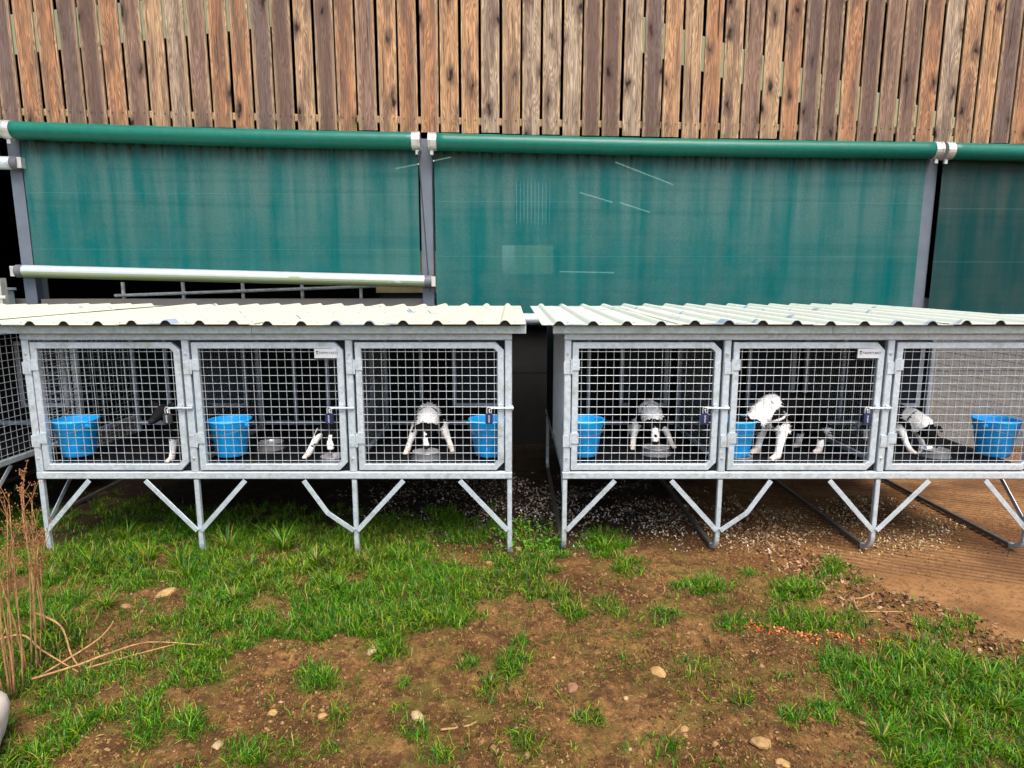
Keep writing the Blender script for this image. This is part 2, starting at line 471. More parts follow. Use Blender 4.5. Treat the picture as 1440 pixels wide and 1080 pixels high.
TUFTS = [(850, 768, 40, 22, 1), (882, 798, 26, 13, .8), (990, 830, 44, 14, .9), (1120, 828, 36, 20, 1.2), (1172, 800, 26, 17, 1), (860, 860, 30, 17, .9),
         (800, 863, 28, 16, .9), (933, 872, 20, 14, .9), (545, 915, 28, 17, 1.1), (440, 953, 32, 22, 1), (720, 940, 24, 20, 1.1), (650, 935, 16, 14, .8),
         (690, 968, 15, 16, .8), (590, 1035, 26, 20, .7), (270, 1025, 26, 24, 1), (205, 1030, 40, 34, 1), (355, 1060, 34, 22, 1), (400, 1048, 16, 14, .8),
         (460, 1056, 15, 15, .6), (1045, 992, 20, 14, 1), (1155, 1005, 20, 20, 1), (1113, 1013, 14, 10, .9), (825, 1008, 24, 15, .9), (735, 908, 18, 10, .6),
         (735, 1055, 24, 18, 1), (935, 1058, 28, 14, .8), (1028, 880, 26, 13, .8), (1140, 876, 86, 18, .8), (1330, 885, 50, 16, .7), (610, 1062, 30, 14, .8),
         (655, 1058, 14, 12, .7), (570, 962, 16, 12, .5), (1010, 850, 20, 8, .5), (480, 1010, 20, 16, .5), (560, 1000, 16, 12, .4), (1060, 808, 26, 8, .5),
         (770, 835, 40, 14, .7), (735, 800, 44, 18, .7), (1210, 820, 20, 8, .6), (1230, 960, 50, 20, .7), (700, 990, 60, 12, .25), (980, 950, 70, 20, .25), (880, 940, 50, 14, .2)]
def turf_amt(X, Y):
    px, py = to_px(X, Y)
    jx = (fbm(X * 6, Y * 6, 4, 50) - .5) * 130; jy = (fbm(X * 6 + 40, Y * 6, 4, 51) - .5) * 70
    a = np.zeros(np.shape(X))
    a = np.where(tri(px + jx, py + jy, TURF) | tri(px + jx, py + jy, TURF2), .95, 0)
    holes = fbm(X * 3.2, Y * 3.2, 3, 60)
    a = a * np.clip((holes - .33) / .14, .18, 1)
    for cx, cy, rx, ry, s in TUFTS:
        d = ((px - cx + jx * .25) / rx) ** 2 + ((py - cy + jy * .2) / ry) ** 2
        a = np.maximum(a, s * np.clip(1.25 - d, 0, 1))
    return a
def painted_shade(X, Y):
    """dark soil below the kennels, with their shade painted into its colour"""
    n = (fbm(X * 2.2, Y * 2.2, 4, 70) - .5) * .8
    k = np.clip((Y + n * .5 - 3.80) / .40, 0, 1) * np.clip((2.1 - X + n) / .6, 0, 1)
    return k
def axis(lo, hi, step, far):
    a = list(np.arange(lo, hi + step / 2, step)); s = step; lo_, hi_ = lo, hi
    pre, post = [], []
    while hi_ < far:
        s *= 1.5; hi_ += s; lo_ -= s; post.append(hi_); pre.append(lo_)
    return np.array(pre[::-1] + a + post)
gx, gy = axis(-3.6, 3.9, .013, 1500), axis(1.6, 5.2, .013, 1500)
GX, GY = np.meshgrid(gx, gy)
GZ = soil_h(GX, GY)
nx, ny = len(gx), len(gy)
idx = np.arange(nx * ny).reshape(ny, nx)
F = np.stack([idx[:-1, :-1], idx[:-1, 1:], idx[1:, 1:], idx[1:, :-1]], -1).reshape(-1, 4)
gm = np_mesh('ground', np.stack([GX, GY, GZ], -1).reshape(-1, 3), F)
vis = (np.abs(GX) < 4.5) & (GY > 1) & (GY < 7)
tf = np.where(vis, turf_amt(np.clip(GX, -5, 5), np.clip(GY, 1.2, 8)), 0)
mud_or = np.clip((GX - pad_edge(GY) + .9) / .9, 0, 1) * np.clip((GY - 2.2) / .8, 0, 1) * fbm(GX * 3, GY * 3, 3, 77) * 1.1
vcol(gm, 'ground', np.stack([painted_shade(GX, GY) * .9, tf * .8, np.where(vis, mud_or, 0)], -1).reshape(-1, 3).clip(0, 1))
tag(link('ground', gm, M['soil'], smooth=True), kind='structure')

# grooved concrete pad to the right, its near edge buried by the soil
ga = R(-25); ca, sa = math.cos(ga), math.sin(ga)
us, vs_ = np.arange(-1.5, 7.5, .12), np.arange(-3.2, 4.6, .0065)
U, V = np.meshgrid(us, vs_)
PX, PY = 2.0 + U * ca - V * sa, 3.9 + U * sa + V * ca
edge_y = 3.60 - (PX - 2.0) * .18 + (fbm(PX * 3, PY * 3, 2, 5) - .5) * .05
gmask = np.clip((PY - edge_y) / .05, 0, 1) * np.clip(.55 + 1.6 * (fbm(PX * 1.6, PY * 1.6, 3, 8) - .35), .65, 1)
prof = np.abs(((V / .054) % 1) - .5) * 2
PZ = -.010 - .017 * gmask * np.clip((prof - .45) / .25, 0, 1) + (fbm(PX * 2, PY * 2, 3, 91) - .5) * .008 + (fbm(PX * 40, PY * 40, 2, 92) - .5) * .003
n1, n2 = len(us), len(vs_)
idx = np.arange(n1 * n2).reshape(n2, n1)
F = np.stack([idx[:-1, :-1], idx[:-1, 1:], idx[1:, 1:], idx[1:, :-1]], -1).reshape(-1, 4)
keep = (PY < 6.4) & (PX > pad_edge(PY) - .18)          # nothing of the slab lies under the open soil
F = F[keep.reshape(-1)[F].all(1)]
pm = np_mesh('concrete_path', np.stack([PX, PY, PZ], -1).reshape(-1, 3), F)
mudk = gmask * np.clip((prof - .42) / .16, 0, 1) * .95
wet = np.clip((fbm(PX * 1.8 + 4, PY * 2.6, 4, 15) - .42) * 5, 0, 1) * np.clip((PY - 3.35) / .5, 0, 1)
vcol(pm, 'mud', np.stack([mudk, wet, wet * 0], -1).reshape(-1, 3))
tag(link('concrete_path', pm, M['pad'], smooth=True), kind='structure')

# ------------------------------------------------------------------ barn behind
BY, BYAW = 6.55, math.atan(.036)
barn = thing('barn', 'large timber clad barn with gapped upright boards above green roller blinds', 'barn', (0, BY, 0), BYAW)
# three board shapes (slightly bowed, arrises eased) shared by all boards
def board_mesh(k):
    b = MB(); rr = random.Random(k); path, sc = [], []
    L, w, th = 2.9, .174 + (k - 2) * .002, .024
    bow, ph = rr.uniform(-.004, .004), rr.uniform(0, 6)
    for i in range(15):
        z = L * i / 14
        path.append((bow * math.sin(z * 1.7 + ph), 0, z)); sc.append(1 + .012 * math.sin(z * 2.3 + ph * 2))
    a, h, c = w / 2, th / 2, .004
    prof = [(-a + c, -h), (a - c, -h), (a, -h + c), (a, h - c), (a - c, h), (-a + c, h), (-a, h - c), (-a, -h + c)]
    b.sweep(path, prof, up=(0, 1, 0), scale=sc)
    m = bpy.data.meshes.new('cladding_board'); m.from_pydata(b.v, [], b.f); m.update(); return m
bms = [board_mesh(k) for k in range(5)]
zb = lambda u: 3.195 - .0111 * u
rb = random.Random(5)
for i in range(-31, 35):
    u = -1.013 + .2 * i + rb.uniform(-.005, .005)
    if not -6.6 < u < 6.9: continue
    o = link('cladding_board', bms[rb.randrange(5)], M['wood'], barn, loc=(u, -.013 + rb.uniform(-.004, .003), zb(u) + rb.uniform(-.008, .008)))
    o.rotation_euler = (0, rb.uniform(-.002, .002), 0)
for z, nm in ((.12, 'batten'), (1.35, 'batten'), (2.5, 'batten')):
    b = MB(); b.bar((-6.6, .035, zb(-6.6) + z), (6.9, .035, zb(6.9) + z), .05, .07); b.build(nm, M['batten'], barn)
for u0, w in ((-4.855, .115), (-.862, .118), (4.318, .125), (-9.0, .115), (9.4, .115)):
    b = MB(); b.box(u0 - w / 2, u0 + w / 2, .0, .012, 0, 3.15); b.box(u0 - .006, u0 + .006, .012, .17, 0, 3.15); b.box(u0 - w / 2, u0 + w / 2, .17, .182, 0, 3.15)
    b.build('steel_post', M['post'], barn)
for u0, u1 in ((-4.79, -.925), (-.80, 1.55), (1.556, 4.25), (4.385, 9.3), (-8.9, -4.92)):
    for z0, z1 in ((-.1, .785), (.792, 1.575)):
        b = MB(); b.box(u0, u1, .04, .16, z0, z1); b.build('concrete_panel', M['concrete_shaded' if u0 == -.80 else 'concrete'], barn)
# the dark shell behind, with light coming through the far gable
D = 17.0
b = MB(); b.box(-17, 17, .2, D + .2, -.14, -.04); b.build('shed_floor', M['dark_shell'], barn)
b = MB(); b.box(-17.2, -17, .2, D, 0, 13); b.build('side_wall', M['dark_shell'], barn)
b = MB(); b.box(17, 17.2, .2, D, 0, 13); b.build('side_wall', M['dark_shell'], barn)
b = MB(); b.prism([(-17.4, 11.5), (0, 14.2), (17.4, 11.5), (17.4, 11.7), (0, 14.4), (-17.4, 11.7)], 'y', -.3, D + .3); b.build('roof', M['dark_shell'], barn)
b = MB(); b.prism([(-17, 5.9), (17, 5.9), (17, 11.45), (0, 14.1), (-17, 11.45)], 'y', .05, .15); b.build('front_gable', M['dark_shell'], barn)
for a0, a1 in ((-17, -6.65), (6.95, 17)):
    b = MB(); b.box(a0, a1, .05, .15, 3.0, 5.9); b.build('front_wall', M['dark_shell'], barn)
for a0, a1 in ((-17, -9.1), (9.5, 17)):
    b = MB(); b.box(a0, a1, .05, .15, -.1, 3.0); b.build('front_wall', M['dark_shell'], barn)
# far gable: sloping cream light strips left and right, a doorway and slatted boards in the middle
bandL = lambda x: 9.55 + (x + 16) * .115
bandR = lambda x: 9.9 - (x - 5) * .28
far = [[(-17, 0), (.25, 0), (.25, 2.1), (-17, 2.1)], [(2.45, 0), (17, 0), (17, 2.1), (2.45, 2.1)],
       [(.25, 0), (2.45, 0), (2.45, 2.1), (.25, 2.1)],
       [(-17, 2.1), (.25, 2.1), (.25, 5.4), (-17, 5.4)], [(3.2, 2.1), (17, 2.1), (17, 5.4), (3.2, 5.4)], [(.25, 3.15), (3.2, 3.15), (3.2, 3.9), (.25, 3.9)], [(2.15, 2.1), (3.2, 2.1), (3.2, 3.15), (2.15, 3.15)],
       [(-17, 5.4), (17, 5.4), (17, bandR(17)), (5, bandR(5)), (4.9, bandL(-7.5)), (-7.5, bandL(-7.5)), (-17, bandL(-17))],
       [(-17, bandL(-17) + 1.3), (-7.5, bandL(-7.5) + 1.3), (4.9, bandL(-7.5) + 1.3), (5, bandR(5) + 1.2), (17, bandR(17) + 1.2), (17, 12), (0, 14.2), (-17, 12)],
       [(-7.5, bandL(-7.5)), (4.9, bandL(-7.5)), (5, bandR(5)), (5, bandR(5) + 1.2), (4.9, bandL(-7.5) + 1.3), (-7.5, bandL(-7.5) + 1.3)]]
for pts in far:
    b = MB(); b.prism(pts, 'y', D, D + .08); b.build('far_wall_panel', M['dark_shell'], barn)
b = MB(); b.prism([(-17, bandL(-17)), (-7.5, bandL(-7.5)), (-7.5, bandL(-7.5) + 1.3), (-17, bandL(-17) + 1.3)], 'y', D + .10, D + .11); b.build('light_strip', M['cream_sheet'], barn)
b = MB(); b.prism([(5, bandR(5)), (17, bandR(17)), (17, bandR(17) + 1.2), (5, bandR(5) + 1.2)], 'y', D + .10, D + .11); b.build('light_strip', M['cream_sheet'], barn)
b = MB(); b.prism([(.72, 2.1), (2.15, 2.1), (2.15, 3.15), (.72, 3.15)], 'y', D + .1, D + .11); b.build('light_panel', M['cream_sheet'], barn)
for k in range(22):
    x0 = .25 + k * .135
    b = MB(); b.box(x0, x0 + (.116 if 2 < k < 13 else .134), D, D + .03, 3.9, 5.4); b.build('slat', M['dark_shell'], barn)
for (x0, z0, x1, z1) in ((2.1, 4.05, 3.0, 3.85), (3.15, 3.8, 4.0, 3.6), (3.0, 4.8, 4.6, 4.3), (-2.6, 4.6, -1.2, 4.95), (1.6, 2.05, 3.1, 2.03)):
    b = MB(); b.bar((x0, 10, z0), (x1, 10.3, z1), .028, .028); b.build('strip_light', M['tube_light'], barn)
b = MB(); b.box(-5.32, -5.06, -.035, -.027, 3.50, 3.53); b.box(-5.10, -5.06, -.06, -.027, 3.44, 3.58); b.build('metal_bracket', M['chrome'], barn)
nail = MB()
for i in range(-20, 32):
    u = -1.013 + .2 * i
    for s in (-.05, .05): nail.box(u + s - .005, u + s + .005, -.031, -.0265, zb(u) + .125 - .005, zb(u) + .125 + .005)
tag(nail.build('nail_heads', M['charcoal'], barn), kind='stuff')

def bp(u, d, z):
    """barn coordinates to the world"""
    return (u * math.cos(BYAW) - d * math.sin(BYAW), BY + u * math.sin(BYAW) + d * math.cos(BYAW), z)

# ------------------------------------------------------------------ roller blinds
def blind(label, u0, z0, u1, z1, su0, su1, drop0, drop1, smat, bar=True, ub=None, cord=0, bar_mat='galv'):
    """roll from (u0,z0) to (u1,z1); screen between su0 and su1 hanging to z drop0 / drop1"""
    root = thing('roller_blind', label, 'roller blind', bp((u0 + u1) / 2, 0, (z0 + z1) / 2), BYAW, 'green roller blinds on the barn')
    uc, zc = (u0 + u1) / 2, (z0 + z1) / 2
    r = .082
    b = MB(); n = 40
    path = [(u0 - uc + (u1 - u0) * i / n, -.115, z0 - zc + (z1 - z0) * i / n - .012 * math.sin(math.pi * i / n)) for i in range(n + 1)]
    b.tube(path, r, 24, scale=[1 + .022 * math.sin(i * 1.7) * math.sin(i * .37) for i in range(n + 1)])
    b.build('roll', M['roll'], root, smooth=True)
    for s, uu, zz in ((-1, u0 - uc, z0 - zc), (1, u1 - uc, z1 - zc)):
        b = MB(); b.tube([(uu - s * .050, -.115, zz), (uu + s * .012, -.115, zz)], r + .004, 20)
        cap = b.build('end_cap', M['chrome'], root)
        b = MB(); b.tube([(uu + s * .014, -.115, zz), (uu + s * .030, -.115, zz)], r * 1.10, 16)
        b.bar((uu + s * .022, -.115, zz), (uu + s * .022, -.003, zz - .03), .016, .09)
        b.bar((uu + s * .0, -.12, zz - .085), (uu + s * .0, -.12, zz - .125), .035, .03)
        b.build('bracket', M['chrome'], root)
    nu, nz = 120, 40
    u = np.linspace(su0, su1, nu); t = np.linspace(0, 1, nz)
    Ug, Tg = np.meshgrid(u, t)
    top = np.interp(Ug, [u0, u1], [z0, z1]) - .03; bot = np.interp(Ug, [su0, su1], [drop0, drop1])
    Zg = top + (bot - top) * Tg
    ph = fbm(Ug * 1.3, Ug * 0, 2, 5) * 9
    Dg = -.046 + (.011 * np.sin(Ug * 11 + ph) + .006 * np.sin(Ug * 23 + ph * 2) + .004 * np.sin(Ug * 37 + ph * 3 + Tg * 2)) * (.35 + .65 * Tg)
    idx = np.arange(nu * nz).reshape(nz, nu)
    F = np.stack([idx[:-1, :-1], idx[1:, :-1], idx[1:, 1:], idx[:-1, 1:]], -1).reshape(-1, 4)
    link('screen', np_mesh('screen', np.stack([Ug - uc, Dg, Zg - zc], -1).reshape(-1, 3), F), smat, root, smooth=True)
    if bar:
        ua, ub_ = ub or (su0 - .08, su1 + .05)
        za, zb_ = np.interp([ua, ub_], [su0, su1], [drop0, drop1]) - .05
        b = MB(); b.tube([(ua - uc, -.055, za - zc), (ub_ - uc, -.055, zb_ - zc)], .062, 20); br = b.build('bottom_bar', M[bar_mat], root, smooth=False)
        for uu, zz, s in ((ua, za, -1), (ub_, zb_, 1)):
            b = MB(); b.tube([(uu - uc - s * .01, -.055, zz - zc), (uu - uc + s * .06, -.055, zz - zc)], .064, 18); b.build('bar_end', M['grey_rubber'], root)
            b = MB(); b.box(min(uu - uc + s * .06, uu - uc + s * .10), max(uu - uc + s * .06, uu - uc + s * .10), -.10, -.01, zz - zc - .05, zz - zc + .05); b.build('bar_clip', M['chrome'], root)
    if cord:
        b = MB(); b.tube([(u1 - uc + .01, -.14, z1 - zc - .1), (u1 - uc + .05 * cord, -.09, z1 - zc - .8), (u1 - uc + .085 * cord, -.055, z1 - zc - 1.45)], .006, 6); b.build('cord', M['ink'], root)
    return root
def m_bar():
    t = NT('algae_stained_aluminium'); v = t.coord()
    tc = t.n('TexCoord').outputs['Normal']; nz = t.sep(tc)[2]
    n = t.noise(v, 12, 5)
    c = t.mix(n, (.36, .40, .44), (.28, .31, .34))
    a = t.ramp(t.math('ADD', nz, t.math('MULTIPLY', t.math('SUBTRACT', t.noise(v, 5, 5), .5), .9)), [(-.75, .75), (-.25, 0.0)])
    c = t.mix(a, c, (.17, .22, .06))
    return t.fin(c, .45, .3)
M['bar'] = m_bar()
blind('teal roller blind on the left, half lowered with its silver bottom bar showing', -4.80, 3.172, -.93, 3.10, -4.76, -.935, 1.90, 1.80, M['screen'], ub=(-4.86, -.88), cord=1, bar_mat='bar')
blind('wide teal roller blind in the middle, lowered behind the right kennel', -.79, 3.096, 4.27, 3.050, -.775, 4.235, 1.42, 1.39, M['screen'], ub=(-.78, 4.22))
blind('grimy dark green roller blind at the right edge of the picture', 4.37, 3.046, 9.30, 3.0, 4.40, 9.25, 1.40, 1.38, M['screen_dirty'], ub=(4.42, 9.2))
blind('rolled up blind cut off at the left edge, its grey bar end showing', -8.9, 3.26, -4.92, 3.19, -8.85, -4.96, 2.97, 2.93, M['screen'], ub=(-8.8, -4.83))

# things inside the barn seen below and through the left blind
t_ = thing('plywood_crate', 'tan plywood crate inside the barn, dimly seen through the left blind', 'crate', bp(-1.25, 1.2, 1.62), BYAW)
for k, (z0, z1) in enumerate(((0, .16), (.165, .33), (.335, .5))):
    b = MB(); b.box(-.36, .40, 0, .6, z0, z1); b.build('plank', M['crate'], t_)
b = MB(); b.box(-.32, .36, .03, .57, -1.66, -.004); b.build('base', M['dark_shell'], t_)
t_ = thing('feed_barrier', 'white tubular feed barrier inside the barn below the left blind', 'barrier', bp(-2.9, 2.2, 0), BYAW)
for z in (1.62, 1.35, 1.0):
    b = MB(); b.tube([(-2.4, 0, z - .05), (1.2, 0, z + .08)], .022, 10); b.build('rail', M['white_rail'], t_)
for u in (-2.3, -1.5, -.7, .1, .9):
    b = MB(); b.tube([(u, .03, -.04), (u, .03, 1.75)], .024, 10); b.build('upright', M['white_rail'], t_)
t_ = thing('steel_cabinet', 'pale grey steel cabinet against the barn post at the left edge', 'cabinet', bp(-5.35, -.22, 0), BYAW)
b = MB(); b.box(-.5, .36, -.18, .18, .02, 1.66); b.build('body', M['fascia'], t_)
b = MB(); b.box(-.52, .38, -.20, .19, 1.665, 1.69); b.build('lid', M['fascia'], t_)
b = MB(); b.box(.40, .47, -.13, -.05, 1.45, 1.78); b.tube([(.38, -.14, 1.60), (.52, -.14, 1.60)], .018, 8); b.build('hinge', M['chrome'], t_)

# ------------------------------------------------------------------ kennels
KW, KD = 3.0, 2.0
def wire_panel(mb, o, du, dv, nu, nv, lu, lv, r, off):
    """nu wires along v and nv along u; o origin, du/dv unit vectors"""
    o, du, dv = Vector(o), Vector(du), Vector(dv); nn = du.cross(dv)
    for i in range(nu):
        p = o + du * (lu * (i + .5) / nu); mb.tube([p, p + dv * lv], r, 6, cap=False)
    for j in range(nv):
        p = o + dv * (lv * (j + .5) / nv) + nn * off; mb.tube([p, p + du * lu], r, 6, cap=False)

def kennel(X0, label, roofmat, bent, sink=0.0):
    k = thing('dog_kennel', label, 'dog kennel', (X0, 3.81, 0), 0, 'raised galvanised dog kennels')
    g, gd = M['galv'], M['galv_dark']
    def part(nm, mb, mat, par=k, smooth=False): return mb.build(nm, mat, par, smooth)
    # legs bent into ground runners
    for c in range(4):
        b = MB(); x = c * 1.0 + (.015 if c == 0 else -.015 if c == 3 else 0)
        arc = [(x, .02 + .10 - .10 * math.cos(a), .115 - .10 * math.sin(a)) for a in [i * math.pi / 2 / 6 for i in range(7)]]
        arc2 = [(x, 1.94 - .10 + .10 * math.sin(a), .115 - .10 * math.cos(a)) for a in [i * math.pi / 2 / 6 for i in range(7)]]
        arc = [(p[0], p[1], p[2] - sink) for p in arc]; arc2 = [(p[0], p[1], p[2] - sink) for p in arc2]
        b.bar([(x, .02, .50)] + arc, None, .030, .030, up=(1, 0, 0)); part('leg', b, g)
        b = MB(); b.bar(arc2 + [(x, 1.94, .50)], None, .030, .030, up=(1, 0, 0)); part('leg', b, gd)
        b = MB(); b.bar(arc[-1], arc2[0], .029, .029, up=(1, 0, 0)); part('runner', b, M['muddy_steel'])
        for s in (-1, 1):
            if (c == 0 and s < 0) or (c == 3 and s > 0): continue
            b = MB(); p0, p1 = (x + s * .012, -.004, .165), (x + s * .315, -.004, .497)
            path = [p0, p1]
            if (c, s) == bent: path = [p0, (x + s * .17, -.012, .285), p1]
            b.bar(path, None, .007, .030, up=(0, 1, 0)) if False else b.bar(path, None, .030, .007, up=(0, 1, 0))
            part('brace', b, g)
        if c in (0, 3):
            b = MB(); b.bar((x, .03, .20), (x, .34, .497), .028, .006, up=(1, 0, 0)); part('brace', b, g)
    # frame
    for y in (0.0, 1.06, KD):
        b = MB(); b.bar((-.0, y + .02, .528), (KW, y + .02, .528), .04, .046); part('bottom_rail', b, g)
        b = MB(); b.bar((-.0, y + .02, 1.405), (KW, y + .02, 1.405), .04, .042); part('top_rail', b, g)
    for y in (0.0, 1.06, KD):
        for c in range(4):
            b = MB(); x = c + (.022 if c == 0 else -.022 if c == 3 else 0)
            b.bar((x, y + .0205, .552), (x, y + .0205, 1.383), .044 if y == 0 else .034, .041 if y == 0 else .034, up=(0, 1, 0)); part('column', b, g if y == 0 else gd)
    for x in (.02, KW - .02):
        for z in (.528, 1.405):
            b = MB(); b.bar((x, .042, z), (x, 1.058, z), .034, .04); part('side_rail', b, g)
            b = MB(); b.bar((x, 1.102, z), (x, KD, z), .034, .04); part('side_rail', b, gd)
    for c in (0, 1, 2):
        for z, xs in ((1.30, (c + .0,)), (.64, (c + .0,))):
            for x in xs:
                b = MB(); xx = x + (.022 if c == 0 else 0); b.lathe([(0, -.006), (.007, -.006), (.009, 0)], 8); q = part('bolt', b, M['chrome']); q.rotation_euler = (R(90), 0, 0); q.location = (xx, -.001, z); q.rotation_euler = (R(-90), 0, 0)
    # floor
    b = MB()
    for i in range(int(KD / .02)):
        b.box(.045, KW - .045, .045 + i * .0196, .045 + i * .0196 + .013, .558, .570)
    tag(part('floor_slats', b, M['floor_mat']), kind='stuff')
    b = MB(); b.box(.045, KW - .045, .045, KD - .02, .545, .557); part('floor_tray', b, M['floor_mat'])
    # doors
    for c in range(3):
        xl, xr, z0, z1 = c + .036 + (.014 if c == 0 else 0), c + .964 - (.014 if c == 2 else 0), .562, 1.372
        y0, y1, w, ch = .002, .032, .040, .050
        out = [(xl, z0), (xr - ch, z0), (xr, z0 + ch), (xr, z1 - ch), (xr - ch, z1), (xl, z1)]
        inn = [(xl + w, z0 + w), (xr - ch - .012, z0 + w), (xr - w, z0 + ch + .012), (xr - w, z1 - ch - .012), (xr - ch - .012, z1 - w), (xl + w, z1 - w)]
        # soften the outer arris
        b = MB(); n = 6
        e = .004
        def off(p, q, d): 
            v = Vector((q[0] - p[0], q[1] - p[1])); v.normalize(); return (p[0] + v[0] * d, p[1] + v[1] * d)
        o1 = [off(p, q, e) for p, q in zip(out, inn)]; i1 = [off(q, p, e) for p, q in zip(out, inn)]
        loops = [[(p[0], y1, p[1]) for p in inn], [(p[0], y0 + e, p[1]) for p in inn], [(p[0], y0, p[1]) for p in i1], [(p[0], y0, p[1]) for p in o1], [(p[0], y0 + e, p[1]) for p in out], [(p[0], y1, p[1]) for p in out]]
        vs = [p for L in loops for p in L]; fs = []
        for li in range(6):
            lj = (li + 1) % 6
            for i in range(n):
                j = (i + 1) % n
                fs.append((li * n + i, li * n + j, lj * n + j, lj * n + i))
        b.add(vs, fs)
        dr = part('door', b, g)
        b = MB(); wire_panel(b, (xl + w - .005, .020, z0 + w - .005), (1, 0, 0), (0, 0, 1), 17, 15, xr - xl - 2 * w + .01, z1 - z0 - 2 * w + .01, .0016, .0030)
        part('wire_mesh', b, M['wire'], dr)
        for zc in (.760, 1.222):
            b = MB(); b.box(xl - .052, xl - .012, -.006, .0, zc - .045, zc + .03); b.box(xl + .002, xl + .045, -.006, .001, zc - .022, zc + .045)
            b.tube([(xl - .006, -.006, zc - .045), (xl - .006, -.006, zc + .045)], .0075, 8)
            part('hinge', b, g, dr)
        b = MB(); b.tube([(xr - .085, -.014, .965), (xr + .060, -.014, .965)], .006, 8); b.box(xr - .035, xr - .006, -.008, .001, .945, .985)
        b.tube([(xr - .085, -.014, .965), (xr - .092, -.022, .955), (xr - .088, -.022, .938)], .005, 6)
        b.box(xr + .030, xr + .058, -.007, -.0005, .95, .98)
        part('latch', b, g, dr)
        for zz, s in ((z0 - .004, 1), (z1 + .004, -1)):
            b = MB(); b.prism([(xr + .010, zz), (xr - .075, zz), (xr + .010, zz + s * .085)], 'y', .034, .0375); part('corner_plate', b, M['black_plate'])
    # name plate on the middle door
    b = MB(); b.box(1.792, 1.93, -.006, .0012, 1.275, 1.333); pl = part('name_plate', b, M['plate'])
    cu = bpy.data.curves.new('lettering', 'FONT'); cu.body = 'FARM/YARD'; cu.size = .021; cu.align_x = 'LEFT'; cu.extrude = .0004
    to = bpy.data.objects.new('lettering', cu); C.objects.link(to)
    dg = bpy.context.evaluated_depsgraph_get(); me = bpy.data.meshes.new_from_object(to.evaluated_get(dg)); bpy.data.objects.remove(to)
    q = link('lettering', me, M['ink'], pl, loc=(1.820, -.0068, 1.300), rot=(R(90), 0, 0))
    b = MB()
    b.box(1.804, 1.816, -.0072, -.0062, 1.311, 1.319); b.box(1.804, 1.811, -.0072, -.0062, 1.3045, 1.309); b.box(1.806, 1.816, -.0072, -.0062, 1.298, 1.3025)
    part('emblem', b, M['ink'], pl)
    # side meshes and partitions
    for x in (.014, KW - .014):
        b = MB(); wire_panel(b, (x, .045, .552), (0, 1, 0), (0, 0, 1), 20, 17, 1.01, .83, .0021, .004); part('side_mesh', b, M['wire'])
    for x in (1.0, 2.0):
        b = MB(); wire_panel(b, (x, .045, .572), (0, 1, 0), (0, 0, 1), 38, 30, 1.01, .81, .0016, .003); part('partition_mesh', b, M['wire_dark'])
        b = MB(); b.bar((x, .045, .60), (x, 1.05, .60), .02, .03); part('partition_rail', b, gd)
    # sleeping boxes at the rear
    for c in range(3):
        b = MB(); b.box(c + .03, c + .30, 1.085, 1.095, .655, 1.38); part('box_panel', b, M['green_panel'])
        b = MB(); b.box(c + .30, c + .97, 1.087, 1.097, .655, 1.38); part('box_panel', b, M['black_panel'])
        b = MB(); b.bar((c + .03, 1.072, .632), (c + .97, 1.072, .632), .025, .035); part('box_rail', b, gd)
        b = MB(); b.bar((c + .285, 1.07, .655), (c + .285, 1.07, 1.38), .028, .024, up=(0, 1, 0)); part('box_post', b, gd)
        fx0, fx1, fz0, fz1 = c + .56, c + .88, .79, 1.25
        b = MB()
        b.box(fx0 - .03, fx1 + .03, 1.060, 1.078, fz1, fz1 + .03); b.box(fx0 - .03, fx1 + .03, 1.060, 1.078, fz0 - .03, fz0)
        b.box(fx0 - .03, fx0, 1.060, 1.078, fz0 + .0005, fz1 - .0005); b.box(fx1, fx1 + .03, 1.060, 1.078, fz0 + .0005, fz1 - .0005)
        q = part('flap_frame', b, gd)
        b = MB(); b.box(fx0 + .002, fx1 - .002, 1.070, 1.080, fz0 + .002, fz1 - .002); part('flap', b, M['flap'], q)
    for x in (.006, KW - .010):
        b = MB(); b.box(x, x + .004, 1.11, KD, .555, 1.38); part('box_side', b, M['green_panel'])
    b = MB(); b.box(.03, KW - .03, KD + .01, KD + .016, .555, 1.38); part('box_back', b, M['black_panel'])
    for x in (1.0, 2.0):
        b = MB(); b.box(x - .006, x + .006, 1.10, KD, .572, 1.38); part('box_divider', b, M['black_panel'])
    # fascia and roof
    fx = [(-.098, 1.44), (1.443, 3.085)] if roofmat is M['roof_cream'] else [(-.075, 1.60), (1.603, 3.085)]
    for x0, x1 in fx:
        b = MB(); b.prism([(-.060, 1.430), (-.052, 1.428), (-.052, 1.464), (-.012, 1.470), (-.012, 1.478), (-.060, 1.478)], 'x', x0, x1); part('fascia', b, M['fascia'])
    b = MB(); b.bar((-.03, 1.05, 1.458), (KW + .03, 1.05, 1.458), .04, .04); part('purlin', b, gd)
    b = MB(); b.bar((-.03, 1.95, 1.462), (KW + .03, 1.95, 1.462), .04, .04); part('purlin', b, gd)
    x, si = -.145, 0
